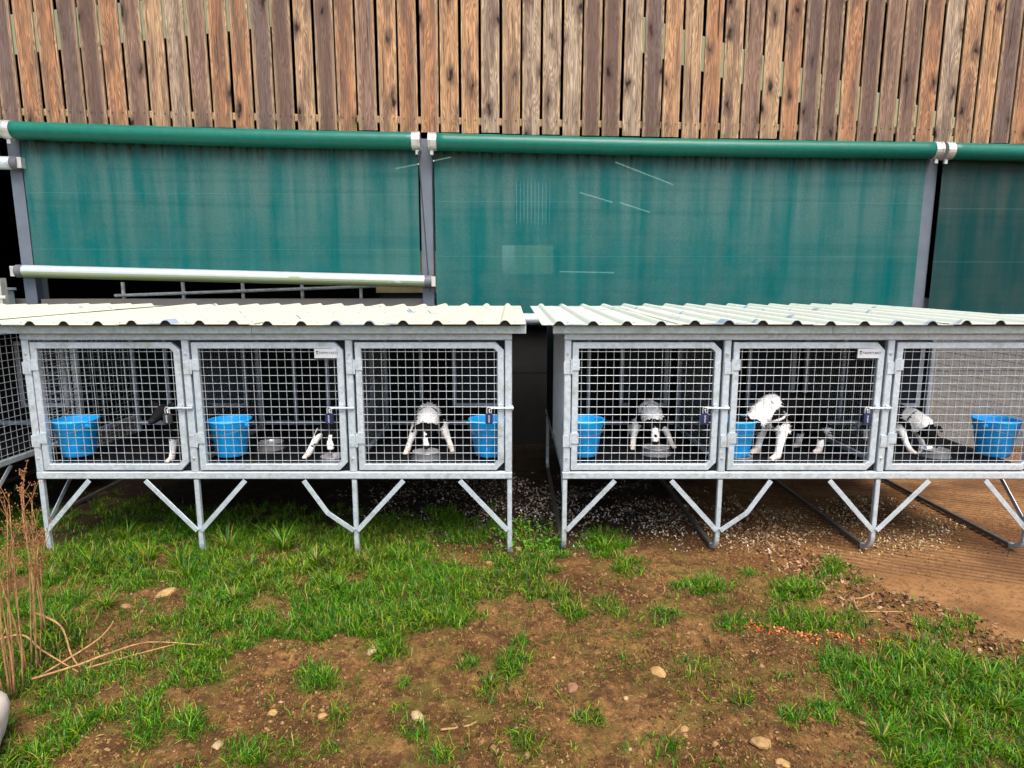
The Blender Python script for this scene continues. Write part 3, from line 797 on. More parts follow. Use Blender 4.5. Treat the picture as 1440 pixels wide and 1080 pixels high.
    while x < 3.0:
        xe = x + .80; pts = []; q = x
        pts.append((q, 0.0))
        for r_ in range(4):
            c0 = q + .20 * r_ + .070
            pts += [(c0, 0.0), (c0 + .010, .012), (c0 + .017, .019), (c0 + .026, .023), (c0 + .040, .023), (c0 + .049, .019), (c0 + .056, .012), (c0 + .066, 0.0)]
        pts.append((xe + .028, 0.0))
        b = MB(); n = len(pts); th = .004; rows = []
        ys = [-.115, .5, 1.1, 1.7, 2.23]
        rr = random.Random(si + int(X0 * 10))
        vs, fs = [], []
        for iy, y in enumerate(ys):
            wob = rr.uniform(-.003, .003) if iy else 0.0
            for (a, z) in pts: vs.append((a, y, 1.4875 + z + (y + .1) * .012 + wob + si % 2 * .0045))
            for (a, z) in pts: vs.append((a, y, 1.4875 + z + (y + .1) * .012 + wob - th + si % 2 * .0045))
        for iy in range(len(ys) - 1):
            for i in range(n - 1):
                a, d = iy * 2 * n + i, (iy + 1) * 2 * n + i
                fs.append((a, a + 1, d + 1, d)); fs.append((a + n, d + n, d + n + 1, a + n + 1))
        for iy in (0, len(ys) - 1):
            for i in range(n - 1):
                a = iy * 2 * n + i; fs.append((a, a + n, a + n + 1, a + 1))
        b.add(vs, fs); part('roof_sheet', b, roofmat)
        b = MB()
        for r_ in range(4):
            for yy in (.0, 1.05, 1.95):
                cx_ = q + .20 * r_ + .165; zz = 1.4875 + (yy + .1) * .012 + si % 2 * .0045
                b.tube([(cx_, yy, zz - .004), (cx_, yy, zz + .006)], .007, 6)
        tag(part('roof_screws', b, M['galv_dark']), kind='stuff')
        zoff = 1.4875 - th - .0006 + si % 2 * .0045 - .003
        b = MB(); b.prism([(pts[0][0] + .002, 1.4785)] + [(pts[-1][0] - .032, 1.4785)] + [(min(a, pts[-1][0] - .032), z + zoff) for a, z in pts[::-1]], 'y', -.104, -.085); part('eaves_filler', b, M['black_plate'])
        x = xe; si += 1
    return k
kennel(-3.0, 'three door galvanised dog kennel with cream roof, left of the gap', M['roof_cream'], (2, -1), .045)
kennel(.32, 'three door galvanised dog kennel with mint roof, right of the gap', M['roof_mint'], (1, 1))
kennel(-6.42, 'dog kennel at the far left edge, only its mesh side showing', M['roof_cream'], (9, 9))

# ------------------------------------------------------------------ buckets, bowls, padlocks
def bucket(X, label, Y=4.0, z=.615, rz=0.0):
    t = thing('bucket', label, 'bucket', (X, Y, z), rz, 'blue buckets in the kennels')
    b = MB()
    b.lathe([(0, 0), (.088, 0), (.094, .006), (.120, .185), (.127, .190), (.129, .225), (.136, .232), (.136, .240), (.128, .240), (.122, .225), (.090, .012), (0, .012)], 40)
    b.build('body', M['blue'], t, smooth=True)
    b = MB(); b.tube([(.137 * math.cos(a), .137 * math.sin(a), .205 - .05 * math.sin(-a) * 1) for a in np.linspace(-math.pi, 0, 17)], .0018, 6); b.build('handle', M['wire_dark'], t)
    for s in (-1, 1):
        b = MB(); b.tube([(s * .122, 0, .207), (s * .142, 0, .207)], .012, 10); b.build('handle_lug', M['blue'], t)
    return t
for i, (x, l) in enumerate(((-2.85, 'blue bucket in the leftmost compartment of the left kennel'), (-1.845, 'blue bucket in the middle compartment of the left kennel'),
                            (-.150, 'blue bucket at the right of the dog with white shoulders, left kennel'), (.468, 'blue bucket in the left compartment of the right kennel'),
                            (1.462, 'blue bucket in the middle compartment of the right kennel'), (3.165, 'blue bucket at the right edge of the picture'))):
    bucket(x, l, rz=.2 * i - .5)
def bowl(X, Y, label, r=.095, h=.05):
    t = MB()
    t.lathe([(0, 0), (r * .95, 0), (r * .97, .004), (r * .82, h * .96), (r * .86, h), (r * .80, h), (r * .74, h * .9), (r * .66, .012), (0, .010)], 36)
    tag(t.build('feed_bowl', M['steel'], None, True, loc=(X, Y, .5715)), label, 'bowl', 'steel feed bowls')
bowl(-1.71, 4.31, 'steel bowl on the floor between bucket and dog, left kennel middle', .105)
bowl(-1.165, 3.94, 'steel bowl under the muzzle of the mostly black dog, left kennel middle', .09)
bowl(-.575, 4.06, 'steel bowl the dog with white shoulders eats from, left kennel', .105)
bowl(.985, 4.17, 'steel bowl the dog with the wide white blaze eats from', .11)
bowl(1.475, 3.96, 'steel bowl beside the bucket in the right kennel middle compartment', .10)
bowl(2.86, 4.12, 'steel bowl under the dog at the right edge', .105)
def padlock(X, mat, label):
    t = thing('padlock', label, 'padlock', (X, 3.81 - .022, .905), random.uniform(-.2, .2), 'padlocks on the kennel doors')
    b = MB(); b.prism([(-.020, -.036), (.020, -.036), (.023, -.030), (.023, .020), (.016, .030), (-.016, .030), (-.023, .020), (-.023, -.030)], 'y', -.012, .010); b.build('body', mat, t)
    b = MB(); b.tube([(-.014, 0, .028), (-.014, 0, .052)] + [(-.014 * math.cos(a), 0, .052 + .016 * math.sin(a)) for a in np.linspace(.3, 2.84, 7)] + [(.014, 0, .052), (.014, 0, .028)], .0042, 8, up=(0, 1, 0)); b.build('shackle', M['chrome'], t)
    for k in range(4):
        b = MB(); b.box(-.0045, .0045, -.0145, -.012, -.026 + k * .012, -.018 + k * .012); b.build('number_wheel', M['wire'], t)
for x, m, l in ((-2.128, 'charcoal', 'charcoal combination padlock on the first door from the left'), (-1.128, 'navy', 'navy padlock on the door with the name plate, left kennel'),
                (-.142, 'navy', 'navy padlock hanging in front of a blue bucket'), (1.192, 'navy', 'navy padlock on the left door of the right kennel'),
                (2.192, 'navy', 'navy padlock on the door with the name plate, right kennel')):
    padlock(x, M[m], l)

# ------------------------------------------------------------------ dogs
BLK, WHT, TAN = (.0045, .0042, .0045), (.90, .88, .84), (.42, .26, .17)
def dog(label, X, Y, head, scale, pose, white, splay=.0, seed=0, zfloor=.5715):
    """head: heading angle (0 = +X, -90 = to the camera); white: dict region -> bool/value"""
    up = pose != 'eat'; ruff = white.get('ruff', .086 if white.get('mane') else .066)
    N = {
        'pelvis': (-.25, 0, .345, .078), 'loin': (-.12, 0, .355, .080), 'chest': (.02, 0, .335, .100), 'brisket': (.09, 0, .300, .088), 'withers': (.10, 0, .365, max(.075, ruff)),
    }
    if pose == 'alert':
        N.update({'neck': (.185, 0, .405, ruff), 'poll': (.255, 0, .450, .060), 'brow': (.295, 0, .445, .050), 'muzzle': (.358, 0, .412, .033), 'nose': (.395, 0, .398, .022)})
    elif up:
        N.update({'neck': (.18, 0, .44, .064), 'poll': (.225, 0, .515, .062), 'brow': (.265, 0, .512, .052), 'muzzle': (.325, 0, .485, .033), 'nose': (.365, 0, .474, .022)})
    else:
        N.update({'neck': (.190, 0, .325, ruff), 'poll': (.255, 0, .240, .067), 'brow': (.285, 0, .205, .052), 'muzzle': (.318, 0, .130, .033), 'nose': (.332, 0, .088, .022)})
    N.update({'rump': (-.31, 0, .33, .05), 'tail1': (-.38, 0, .27, .030), 'tail2': (-.425, 0, .19, .034), 'tail3': (-.46, 0, .12, .020), 'tail4': (-.50, 0, .085, .010)})
    E = [('pelvis', 'loin'), ('loin', 'chest'), ('chest', 'brisket'), ('chest', 'withers'), ('withers', 'neck'), ('brisket', 'neck'), ('neck', 'poll'), ('poll', 'brow'), ('brow', 'muzzle'), ('muzzle', 'nose'),
         ('pelvis', 'rump'), ('rump', 'tail1'), ('tail1', 'tail2'), ('tail2', 'tail3'), ('tail3', 'tail4')]
    if splay:                                   # forelegs braced wide apart: the front end sinks
        for kk, dz in (('chest', .035), ('brisket', .045), ('withers', .055), ('neck', .055), ('poll', .045), ('brow', .03)):
            a_ = N[kk]; N[kk] = (a_[0], a_[1], a_[2] - dz, a_[3])
    for s, q in ((-1, 'r'), (1, 'l')):
        y = lambda v: s * v
        sp = splay * (1.0 if s > 0 else .8)
        N.update({'sh' + q: (.095, y(.062), .29 - (.05 if splay else 0), .055), 'el' + q: (.06, y(.085 + sp * .35), .195, .040), 'wr' + q: (.085 + (.05 if splay else 0) * (1 if s < 0 else .5), y(.088 + sp * .8), .085, .025),
                  'fp' + q: (.098 + (.09 if splay else 0) * (1 if s < 0 else .35), y(.090 + sp), .026, .026), 'ft' + q: (.142 + (.09 if splay else 0) * (1 if s < 0 else .35), y(.092 + sp * 1.1), .017, .0185),
                  'hp' + q: (-.25, y(.065), .30, .068), 'kn' + q: (-.185, y(.088), .205, .048), 'hk' + q: (-.315, y(.088), .125, .026), 'hf' + q: (-.295, y(.090), .024, .024), 'ht' + q: (-.255, y(.091), .017, .018)})
        E += [('sh' + q, 'el' + q), ('el' + q, 'wr' + q), ('wr' + q, 'fp' + q), ('fp' + q, 'ft' + q), ('brisket', 'sh' + q), ('hp' + q, 'kn' + q), ('kn' + q, 'hk' + q), ('hk' + q, 'hf' + q), ('hf' + q, 'ht' + q), ('pelvis', 'hp' + q)]
        P = Vector(N['poll'][:3])
        d = Vector((N['poll'][0] - N['brow'][0], 0, N['poll'][2] - N['brow'][2])).normalized()
        nrm = Vector((-d.z, 0, d.x)) if not up else Vector((0, 0, 1))
        if nrm.z < 0: nrm = -nrm
        a = P + Vector((0, s * .045, 0)) + nrm * .035
        b_ = P + Vector((0, s * .085, 0)) + nrm * .062 - d * .0
        c_ = b_ + Vector((0, s * .030, 0)) - nrm * .020 - d * .035
        N['ea' + q] = (*a, .024); N['eb' + q] = (*b_, .020); N['ec' + q] = (*c_, .009)
        E += [('ea' + q, 'eb' + q), ('eb' + q, 'ec' + q), ('poll', 'ea' + q)]
        for tt, dy in ((0, -.011), (1, .011)):
            f = N['ft' + q]; N['t%d' % tt + q] = (f[0] + .014, f[1] + dy, .013, .0115); E.append(('ft' + q, 't%d' % tt + q))
    bm = bmesh.new()
    for a, b_ in E:
        A, B = N[a], N[b_]; pa, pb = Vector(A[:3]), Vector(B[:3]); L = (pb - pa).length
        steps = max(2, int(L / (min(A[3], B[3]) * .45)) + 1)
        for i in range(steps + 1):
            f = i / steps; r = A[3] * (1 - f) + B[3] * f
            bmesh.ops.create_icosphere(bm, subdivisions=2, radius=r, matrix=Matrix.Translation(pa.lerp(pb, f)))
    me = bpy.data.meshes.new('tmp'); bm.to_mesh(me); bm.free()
    tmp = bpy.data.objects.new('tmp', me); C.objects.link(tmp)
    rm = tmp.modifiers.new('r', 'REMESH'); rm.mode = 'VOXEL'; rm.voxel_size = .0065
    sm = tmp.modifiers.new('s', 'SMOOTH'); sm.iterations = 5; sm.factor = .5
    dg = bpy.context.evaluated_depsgraph_get()
    body = bpy.data.meshes.new_from_object(tmp.evaluated_get(dg))
    bpy.data.objects.remove(tmp)
    nv = len(body.vertices); co = np.zeros(nv * 3, np.float32); body.vertices.foreach_get('co', co); co = co.reshape(-1, 3)
    no = np.zeros(nv * 3, np.float32); body.vertex_normals.foreach_get('vector', no); no = no.reshape(-1, 3)
    # nearest limb segment decides the patch colour
    best = np.full(nv, 9.0); seg = np.zeros(nv, int); par = np.zeros(nv)
    nz = np.stack([fbm(co[:, 0] * 30 + seed * 7 + co[:, 2] * 17, co[:, 1] * 30 + co[:, 2] * 21, 3, seed), fbm(co[:, 1] * 34 + 9, co[:, 2] * 34 + seed * 3, 3, seed + 5)], -1) - .5
    for i, (a, b_) in enumerate(E):
        A, B = np.array(N[a]), np.array(N[b_]); ab = B[:3] - A[:3]
        f = np.clip(((co - A[:3]) @ ab) / (ab @ ab + 1e-9), 0, 1)
        d = np.linalg.norm(co - (A[:3] + f[:, None] * ab), axis=1) - (A[3] * (1 - f) + B[3] * f)
        u = d < best; best[u] = d[u]; seg[u] = i; par[u] = f[u]
    col = np.tile(np.array(BLK), (nv, 1)); isw = np.zeros(nv, bool)
    names = [a + '>' + b_ for a, b_ in E]
    def setw(m): isw[m] = True
    for i, (a, b_) in enumerate(E):
        s_ = seg == i; p_ = par + nz[:, 0] * .5
        if white.get('mane') and (a, b_) in (('withers', 'neck'), ('brisket', 'neck'), ('chest', 'withers')):
            setw(s_ & ((p_ > white.get('front', .15)) if a != 'chest' else (p_ > white.get('back', .55))))
        if white.get('mane') and (a, b_) == ('neck', 'poll'): setw(s_ & (p_ < white['mane']))
        if white.get('chest') and (a in ('brisket',) or b_ == 'brisket'): setw(s_ & (co[:, 2] < .33 + nz[:, 0] * .06) & (co[:, 0] > .03))
        side = a[-1]
        if a[:2] in ('el', 'wr', 'fp', 'ft') and a[-1] in 'lr' and side in white.get('fore', 'lr'): setw(s_ & ((a[:2] != 'el') | (p_ > .0)))
        if a[:2] == 'sh' and side in white.get('fore', 'lr') and white.get('mane'): setw(s_ & (p_ > .5))
        if a[:2] in ('hk', 'hf', 'ht') and white.get('hind', True): setw(s_ & ((a[:2] != 'hk') | (p_ > .2)))
        if (a, b_) == ('tail3', 'tail4') or ((a, b_) == ('tail2', 'tail3')): setw(s_ & (p_ > .4))
        if (a, b_) == ('muzzle', 'nose') and white.get('muzzle'): setw(s_ & (p_ < .75))
        if (a, b_) in (('poll', 'brow'), ('brow', 'muzzle')) and white.get('blaze'):
            setw(s_ & (np.abs(co[:, 1] + nz[:, 0] * .02) < white['blaze'] * (1 + (p_ if a == 'brow' else 0))) & (no[:, 0] + no[:, 2] > -.2))
    spots = (nz[:, 1] > .20) & (co[:, 2] < .24) & (co[:, 2] > .06)
    if not white.get('clean'): isw &= ~spots
    cw = np.array(WHT) * (.82 + .5 * (nz[:, 1:2] + .5) * .6)
    col[isw] = cw[isw]
    low = isw & (co[:, 2] < .05); col[low] = col[low] * .55 + np.array(TAN) * .45
    nm_ = np.array([n.endswith('nose') for n in names])[seg] & (par > .75); col[nm_] = (.01, .01, .01)
    vcol(body, 'col', col)
    root = thing('dog', label, 'dog', (X, Y, zfloor), R(head), 'black and white dogs in the kennels')
    root.scale = (scale,) * 3
    link('body', body, M['coat'], root, smooth=True)
    # fur: short tufts lying back along the body
    rg = np.random.default_rng(seed + 100)
    legs = np.array([n[:2] in ('el', 'wr', 'fp', 'ft', 'hk', 'hf', 'ht', 't0', 't1', 'mu', 'br') for n in names])[seg]
    cand = np.where(~legs)[0]; pick = rg.choice(cand, min(len(cand), 6500), replace=False)
    p, n_ = co[pick], no[pick]
    back = np.tile(np.array([-.75, 0, -.55]), (len(pick), 1)) + rg.normal(0, .35, (len(pick), 3))
    dirn = n_ * .30 + back * .75; dirn /= np.linalg.norm(dirn, axis=1, keepdims=True)
    L = rg.uniform(.016, .036, len(pick))[:, None] * np.where(isw[pick], 1.0, .6)[:, None]
    side = np.cross(dirn, n_); side /= np.linalg.norm(side, axis=1, keepdims=True) + 1e-6
    w_ = .0036
    Vv = np.stack([p - side * w_ - n_ * .003, p + side * w_ - n_ * .003, p + dirn * L], 1).reshape(-1, 3)
    fm = np_mesh('fur', Vv, np.arange(len(Vv)).reshape(-1, 3))
    vcol(fm, 'col', np.repeat(col[pick] * rg.uniform(.75, 1.15, (len(pick), 1)), 3, 0))
    tag(link('fur', fm, M['coat'], root), kind='stuff')
    return root
def feeder(label, bx, by, ang, sc, white, splay=.06, seed=0):
    a = R(ang); f = .345 * sc
    return dog(label, bx - math.cos(a) * f, by - math.sin(a) * f, ang, sc, 'eat', white, splay, seed)
dog('mostly black dog with one white forefoot behind the leftmost door', -2.15, 4.05, -100, .80, 'alert', {'fore': 'r', 'hind': False}, .0, 1)
feeder('mostly black dog with one white foreleg, left kennel middle compartment', -1.185, 3.96, -86, .84, {'fore': 'r', 'muzzle': 1, 'blaze': .012, 'hind': False}, .15, 2)
feeder('dog with white shoulders and thin blaze eating, left kennel right compartment', -.575, 4.06, -88, .83, {'mane': .45, 'blaze': .010, 'muzzle': 1, 'back': .2}, .10, 3)
feeder('dog with wide white blaze eating in the right kennel left compartment', .985, 4.17, -91, .83, {'mane': .5, 'blaze': .022, 'muzzle': 1, 'back': .3}, .09, 4)
feeder('dog with white ruff and legs standing side on, right kennel middle compartment', 1.50, 4.0, -156, .98, {'mane': .75, 'chest': 1, 'muzzle': 1, 'blaze': .012, 'back': .75, 'front': .2, 'ruff': .060, 'clean': 1}, .0, 5)
feeder('dog with white neck and black head eating at the right edge', 2.88, 4.12, -66, .74, {'mane': .5, 'back': .1, 'clean': 1}, .05, 6)

# ------------------------------------------------------------------ loose stuff: shavings, crumbs, grass
def scatter_quads(name, X, Y, Z, size, cols, tilt=.5, seed=0, aspect=.55, parent=None):
    rg = np.random.default_rng(seed); n = len(X)
    a = rg.uniform(0, 2 * np.pi, n); tx = rg.normal(0, tilt, n); ty = rg.normal(0, tilt, n)
    u = np.stack([np.cos(a), np.sin(a), tx], -1); v = np.stack([-np.sin(a), np.cos(a), ty], -1)
    s = size[:, None]; c = np.stack([X, Y, Z], -1); up = np.array([0, 0, 1.0])
    k = rg.uniform(.3, 1, n)[:, None] * .35
    V = np.stack([c - u * s - v * s * aspect, c + u * s - v * s * aspect * .7, c + u * s * .9 + v * s * aspect, c - u * s * .8 + v * s * aspect * 1.1, c + up * s * k], 1).reshape(-1, 3)
    q = np.arange(n)[:, None] * 5
    Fq = np.concatenate([q + np.array([0, 1, 4]), q + np.array([1, 2, 4]), q + np.array([2, 3, 4]), q + np.array([3, 0, 4])])
    m = np_mesh(name, V, Fq); vcol(m, 'col', np.repeat(cols, 5, 0))
    return tag(link(name, m, M['chips'], parent), kind='stuff')
def scatter_lumps(name, X, Y, Z, size, cols, seed=0):
    rg = np.random.default_rng(seed); n = len(X)
    D6 = np.array([(1, 0, 0), (0, 1, 0), (-1, 0, 0), (0, -1, 0), (0, 0, .75), (0, 0, -.75)])
    V = D6[None] * rg.uniform(.55, 1.25, (n, 6, 1)) + rg.normal(0, .18, (n, 6, 3))
    a = rg.uniform(0, 6.28, n); c_, s_ = np.cos(a)[:, None], np.sin(a)[:, None]
    V = np.stack([V[..., 0] * c_ - V[..., 1] * s_, V[..., 0] * s_ + V[..., 1] * c_, V[..., 2]], -1) * size[:, None, None]
    V += np.stack([X, Y, Z], -1)[:, None]
    q = np.arange(n)[:, None] * 6
    Fq = np.concatenate([q + np.array(t) for t in ((0, 1, 4), (1, 2, 4), (2, 3, 4), (3, 0, 4), (1, 0, 5), (2, 1, 5), (3, 2, 5), (0, 3, 5))])
    m = np_mesh(name, V.reshape(-1, 3), Fq); vcol(m, 'col', np.repeat(cols, 6, 0))
    return tag(link(name, m, M['chips'], None, True), kind='stuff')
def pick(n, x0, x1, y0, y1, dens, seed):
    rg = np.random.default_rng(seed); X = rg.uniform(x0, x1, n); Y = rg.uniform(y0, y1, n)
    k = rg.uniform(0, 1, n) < dens(X, Y); return X[k], Y[k], rg
def gz(X, Y): return np.maximum(soil_h(X, Y), np.where(X > pad_edge(Y) + .05, -.012, -1))
def blob(X, Y, cx, cy, rx, ry): return np.clip(1.2 - ((X - cx) / rx) ** 2 - ((Y - cy) / ry) ** 2, 0, 1)
# pale wood shavings under the kennels
den = lambda X, Y: np.clip(.55 * blob(X, Y, -.55, 4.9, .9, .9) + .5 * blob(X, Y, .15, 4.6, .5, 1.0) + .75 * blob(X, Y, 1.0, 4.6, .8, .75) + .95 * blob(X, Y, 1.85, 4.35, .65, .55) + 2.6 * blob(X, Y, 2.85, 4.55, .50, .42) + .9 * blob(X, Y, 2.5, 4.25, .6, .45), 0, 1) * np.clip(fbm(X * 4, Y * 4, 3, 40) * 2.2 - .55, .04, 1) * .9
X, Y, rg = pick(60000, -1.8, 3.6, 3.75, 6.0, den, 1)
pal = np.array([(.36, .32, .26), (.44, .40, .34), (.32, .23, .13), (.20, .12, .06), (.48, .46, .43)])
warm = np.clip((X - .9) / 1.0, 0, 1)
ci = rg.integers(0, 5, len(X)); cols = pal[ci] * rg.uniform(.5, 1.15, (len(X), 1)); cols *= np.stack([1 + 0 * warm, 1 - .14 * warm, 1 - .42 * warm], -1)
scatter_quads('wood_shavings', X, Y, gz(X, Y) + .006, rg.uniform(.003, .009, len(X)), cols, .5, 2)
# brown mulch along the edge of the concrete, crumbs of earth elsewhere
den = lambda X, Y: np.clip(1.1 - np.abs(X - pad_edge(Y) + .22) / .32, 0, 1) * (Y > 2.0) * .9
X, Y, rg = pick(15000, .9, 3.4, 2.0, 4.4, den, 3)
pal = np.array([(.085, .040, .020), (.15, .075, .035), (.22, .12, .06), (.05, .026, .015), (.30, .19, .11)])
scatter_quads('bark_mulch', X, Y, gz(X, Y) + .005, rg.uniform(.005, .014, len(X)), pal[rg.integers(0, 5, len(X))], .6, 4)
den = lambda X, Y: np.clip(1 - .9 * turf_amt(X, Y), 0, 1) * np.clip(fbm(X * 3, Y * 3, 3, 44) * 2.4 - .7, .05, 1) * (X < pad_edge(Y) + .1)
X, Y, rg = pick(52000, -2.6, 3.2, 1.85, 4.2, den, 5)
pal = np.array([(.12, .057, .019), (.165, .082, .028), (.055, .025, .008), (.23, .135, .058), (.09, .042, .014)])
scatter_lumps('soil_crumbs', X, Y, soil_h(X, Y) + .001, rg.uniform(.003, .010, len(X)) * rg.uniform(.4, 1.3, len(X)), pal[rg.integers(0, 5, len(X))], 6)
X, Y, rg = pick(1500, -2.5, 3.0, 1.85, 3.9, lambda X, Y: np.clip(fbm(X * 2.7 + 3, Y * 2.7, 3, 47) * 3 - 1.2, 0, 1) * (X < pad_edge(Y)), 45)
scatter_lumps('earth_clods', X, Y, soil_h(X, Y) - .002, rg.uniform(.008, .022, len(X)), pal[rg.integers(0, 5, len(X))] * .9, 46)
X, Y, rg = pick(9000, 1.9, 3.9, 2.4, 5.0, lambda X, Y: (X > pad_edge(Y) + .05) * np.clip(fbm(X * 4, Y * 4, 3, 48) * 2.5 - .8, .05, 1), 47)
scatter_lumps('path_grit', X, Y, np.full(len(X), -.010), rg.uniform(.0015, .005, len(X)), pal[rg.integers(0, 5, len(X))], 48)
# dead grass and straw trodden into the mud
X, Y, rg = pick(7000, -2.6, 3.0, 1.85, 4.0, lambda X, Y: np.clip(fbm(X * 2.4, Y * 2.4, 3, 144) * 2.6 - .8, .08, 1) * (X < pad_edge(Y) - .03) * .6, 25)
scatter_quads('dead_grass_litter', X, Y, soil_h(X, Y) + .005, rg.uniform(.006, .018, len(X)), np.array([(.17, .10, .035), (.11, .06, .02), (.24, .16, .06), (.07, .04, .015)])[rg.integers(0, 4, len(X))], .25, 26, .07)
# streak of orange shavings in the grass
def streak(X, Y):
    px, py = to_px(X, Y)
    line = np.interp(px, [1045, 1110, 1180, 1260, 1330, 1400], [882, 897, 893, 903, 905, 915])
    return np.clip(1 - np.abs(py - line + (fbm(X * 9, Y * 9, 2, 3) - .5) * 16) / 9, 0, 1) * ((px > 1045) & (px < 1270)) * np.clip(fbm(X * 11, Y * 11, 2, 13) * 2.6 - .6, .1, 1)
X, Y, rg = pick(22000, .8, 2.6, 2.4, 3.3, streak, 7)
pal = np.array([(.46, .10, .018), (.50, .15, .035), (.38, .06, .012), (.48, .26, .12), (.26, .06, .015)])
scatter_quads('orange_shavings', X, Y, soil_h(X, Y) + .004, rg.uniform(.003, .0075, len(X)), pal[rg.integers(0, 5, len(X))] * .9, .4, 8)
# crumbs of bedding on the kennel floors
den = lambda X, Y: np.clip(fbm(X * 6, Y * 6, 2, 17) * 3 - 1.5, 0, 1) * np.clip((Y - 4.0) / .6, .08, 1)
X, Y, rg = pick(650, -2.9, 3.25, 3.9, 4.8, den, 9); k = (X < -.05) | (X > .4); X, Y = X[k], Y[k]
scatter_quads('floor_bedding', X, Y, np.full(len(X), .573), rg.uniform(.004, .011, len(X)), np.tile([(.42, .36, .27)], (len(X), 1)), .25, 10, .4)

def blades(X, Y, Zb, H, Wd, lean, ang, cols, name):
    n = len(X); base = np.stack([X, Y, Zb], -1)
    d = np.stack([np.cos(ang), np.sin(ang), np.zeros(n)], -1); s = np.stack([-np.sin(ang), np.cos(ang), np.zeros(n)], -1)
    tw = RNG.normal(0, .5, n)[:, None]; s = s * np.cos(tw) + d * np.sin(tw)
    rows = []
    for t, w in ((0, 1), (.38, .95), (.74, .62), (1, 0)):
        th = lean * t
        out = d * (H * (1 - np.cos(th)) / np.maximum(lean, .05) * 1.0)[:, None]
        up = np.zeros((n, 3)); up[:, 2] = H * np.sin(th) / np.maximum(lean, .05)
        c = base + out + up
        if w: rows += [c - s * (Wd * w / 2)[:, None], c + s * (Wd * w / 2)[:, None]]
        else: rows.append(c)
    V = np.stack(rows, 1).reshape(-1, 3); q = np.arange(n)[:, None] * 7
    F = np.concatenate([q + np.array(a) for a in ((0, 1, 3), (0, 3, 2), (2, 3, 5), (2, 5, 4), (4, 5, 6))])
    m = np_mesh(name, V, F); shade = np.array([.55, .55, .85, .85, 1.05, 1.05, 1.15])
    cc = np.repeat(cols, 7, 0)
    vcol(m, 'col', cc)
    return tag(link(name, m, M['grass'], smooth=True), kind='stuff')

GREEN = np.array([(.040, .155, .002), (.075, .220, .003), (.023, .108, .002), (.130, .260, .004), (.026, .122, .005), (.180, .235, .005), (.011, .056, .002)])
STRAW = np.array([(.30, .22, .06), (.19, .12, .035)])
# tuft centres follow the planting plan; blades fan out from each centre
nt = 78000
TX = RNG.uniform(-4.6, 3.4, nt); TY = RNG.uniform(1.85, 5.2, nt)
px, py = to_px(TX, TY)
ok = (px > -330) & (px < 1720) & (py < 1160)
TX, TY = TX[ok], TY[ok]
am = turf_amt(TX, TY)
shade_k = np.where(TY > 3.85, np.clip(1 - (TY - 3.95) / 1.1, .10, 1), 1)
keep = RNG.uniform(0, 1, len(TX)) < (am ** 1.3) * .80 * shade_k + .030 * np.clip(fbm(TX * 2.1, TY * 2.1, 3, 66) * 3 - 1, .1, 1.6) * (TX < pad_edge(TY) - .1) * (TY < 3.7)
TX, TY, am = TX[keep], TY[keep], am[keep]
cnt = RNG.integers(5, 13, len(TX)); rep = np.repeat(np.arange(len(TX)), cnt); n = len(rep)
tint = fbm(TX * 2.2, TY * 2.2, 3, 90); hs = RNG.uniform(.75, 1.25, len(TX)) * (.55 + .9 * fbm(TX * 2.7, TY * 2.7, 3, 95))
ang = RNG.uniform(0, 2 * np.pi, n); rad = np.abs(RNG.normal(0, .020, n))
bx, by = TX[rep] + np.cos(ang) * rad, TY[rep] + np.sin(ang) * rad
H = RNG.uniform(.016, .078, n) * hs[rep] * (.7 + .45 * np.minimum(am[rep], 1))
col = GREEN[np.clip((tint[rep] * 9 - 1 + RNG.normal(0, 1.5, n)).astype(int), 0, 6)] * RNG.uniform(.55, 1.4, (n, 1))
st = RNG.uniform(0, 1, n) < .085; col[st] = STRAW[RNG.integers(0, 2, st.sum())]
blades(bx, by, gz(bx, by) - .004, H, RNG.uniform(.0024, .0052, n), RNG.uniform(.8, 2.8, n), ang + RNG.normal(0, .9, n), col, 'grass')
print('grass blades', n)
# coarse long-leaved tussocks
TUS = [(398, 775, 70, .30), (255, 800, 55, .26), (265, 815, 50, .24), (320, 770, 46, .22), (210, 790, 40, .2), (850, 775, 46, .17), (1120, 832, 60, .15), (130, 800, 40, .2), (445, 795, 40, .2), (180, 760, 40, .24), (350, 805, 44, .2),
       (880, 805, 20, .12), (990, 835, 40, .1), (1410, 1000, 70, .16), (1340, 1030, 60, .14), (1390, 960, 50, .14), (1240, 1040, 60, .14), (1290, 940, 40, .12), (560, 790, 40, .16), (640, 800, 40, .13), (480, 830, 50, .13), (330, 850, 50, .14), (150, 860, 50, .16), (70, 820, 40, .18)]
A = []
for cx, cy, k, h in TUS:
    X0, Y0 = ground_at(cx, cy)
    k = int(k * 1.5); a = RNG.uniform(0, 2 * np.pi, k); r = np.abs(RNG.normal(0, .022, k))
    A.append(np.stack([X0 + np.cos(a) * r, Y0 + np.sin(a) * r, a + RNG.normal(0, .25, k), RNG.uniform(.35, 1.1, k) * h * .85], -1))
A = np.concatenate(A); n = len(A)
col = GREEN[RNG.integers(0, 6, n)] * RNG.uniform(.7, 1.15, (n, 1)); st = RNG.uniform(0, 1, n) < .10; col[st] = STRAW[0]
blades(A[:, 0], A[:, 1], gz(A[:, 0], A[:, 1]) - .005, A[:, 3], RNG.uniform(.004, .0075, n), RNG.uniform(.9, 2.3, n), A[:, 2], col, 'coarse_grass')
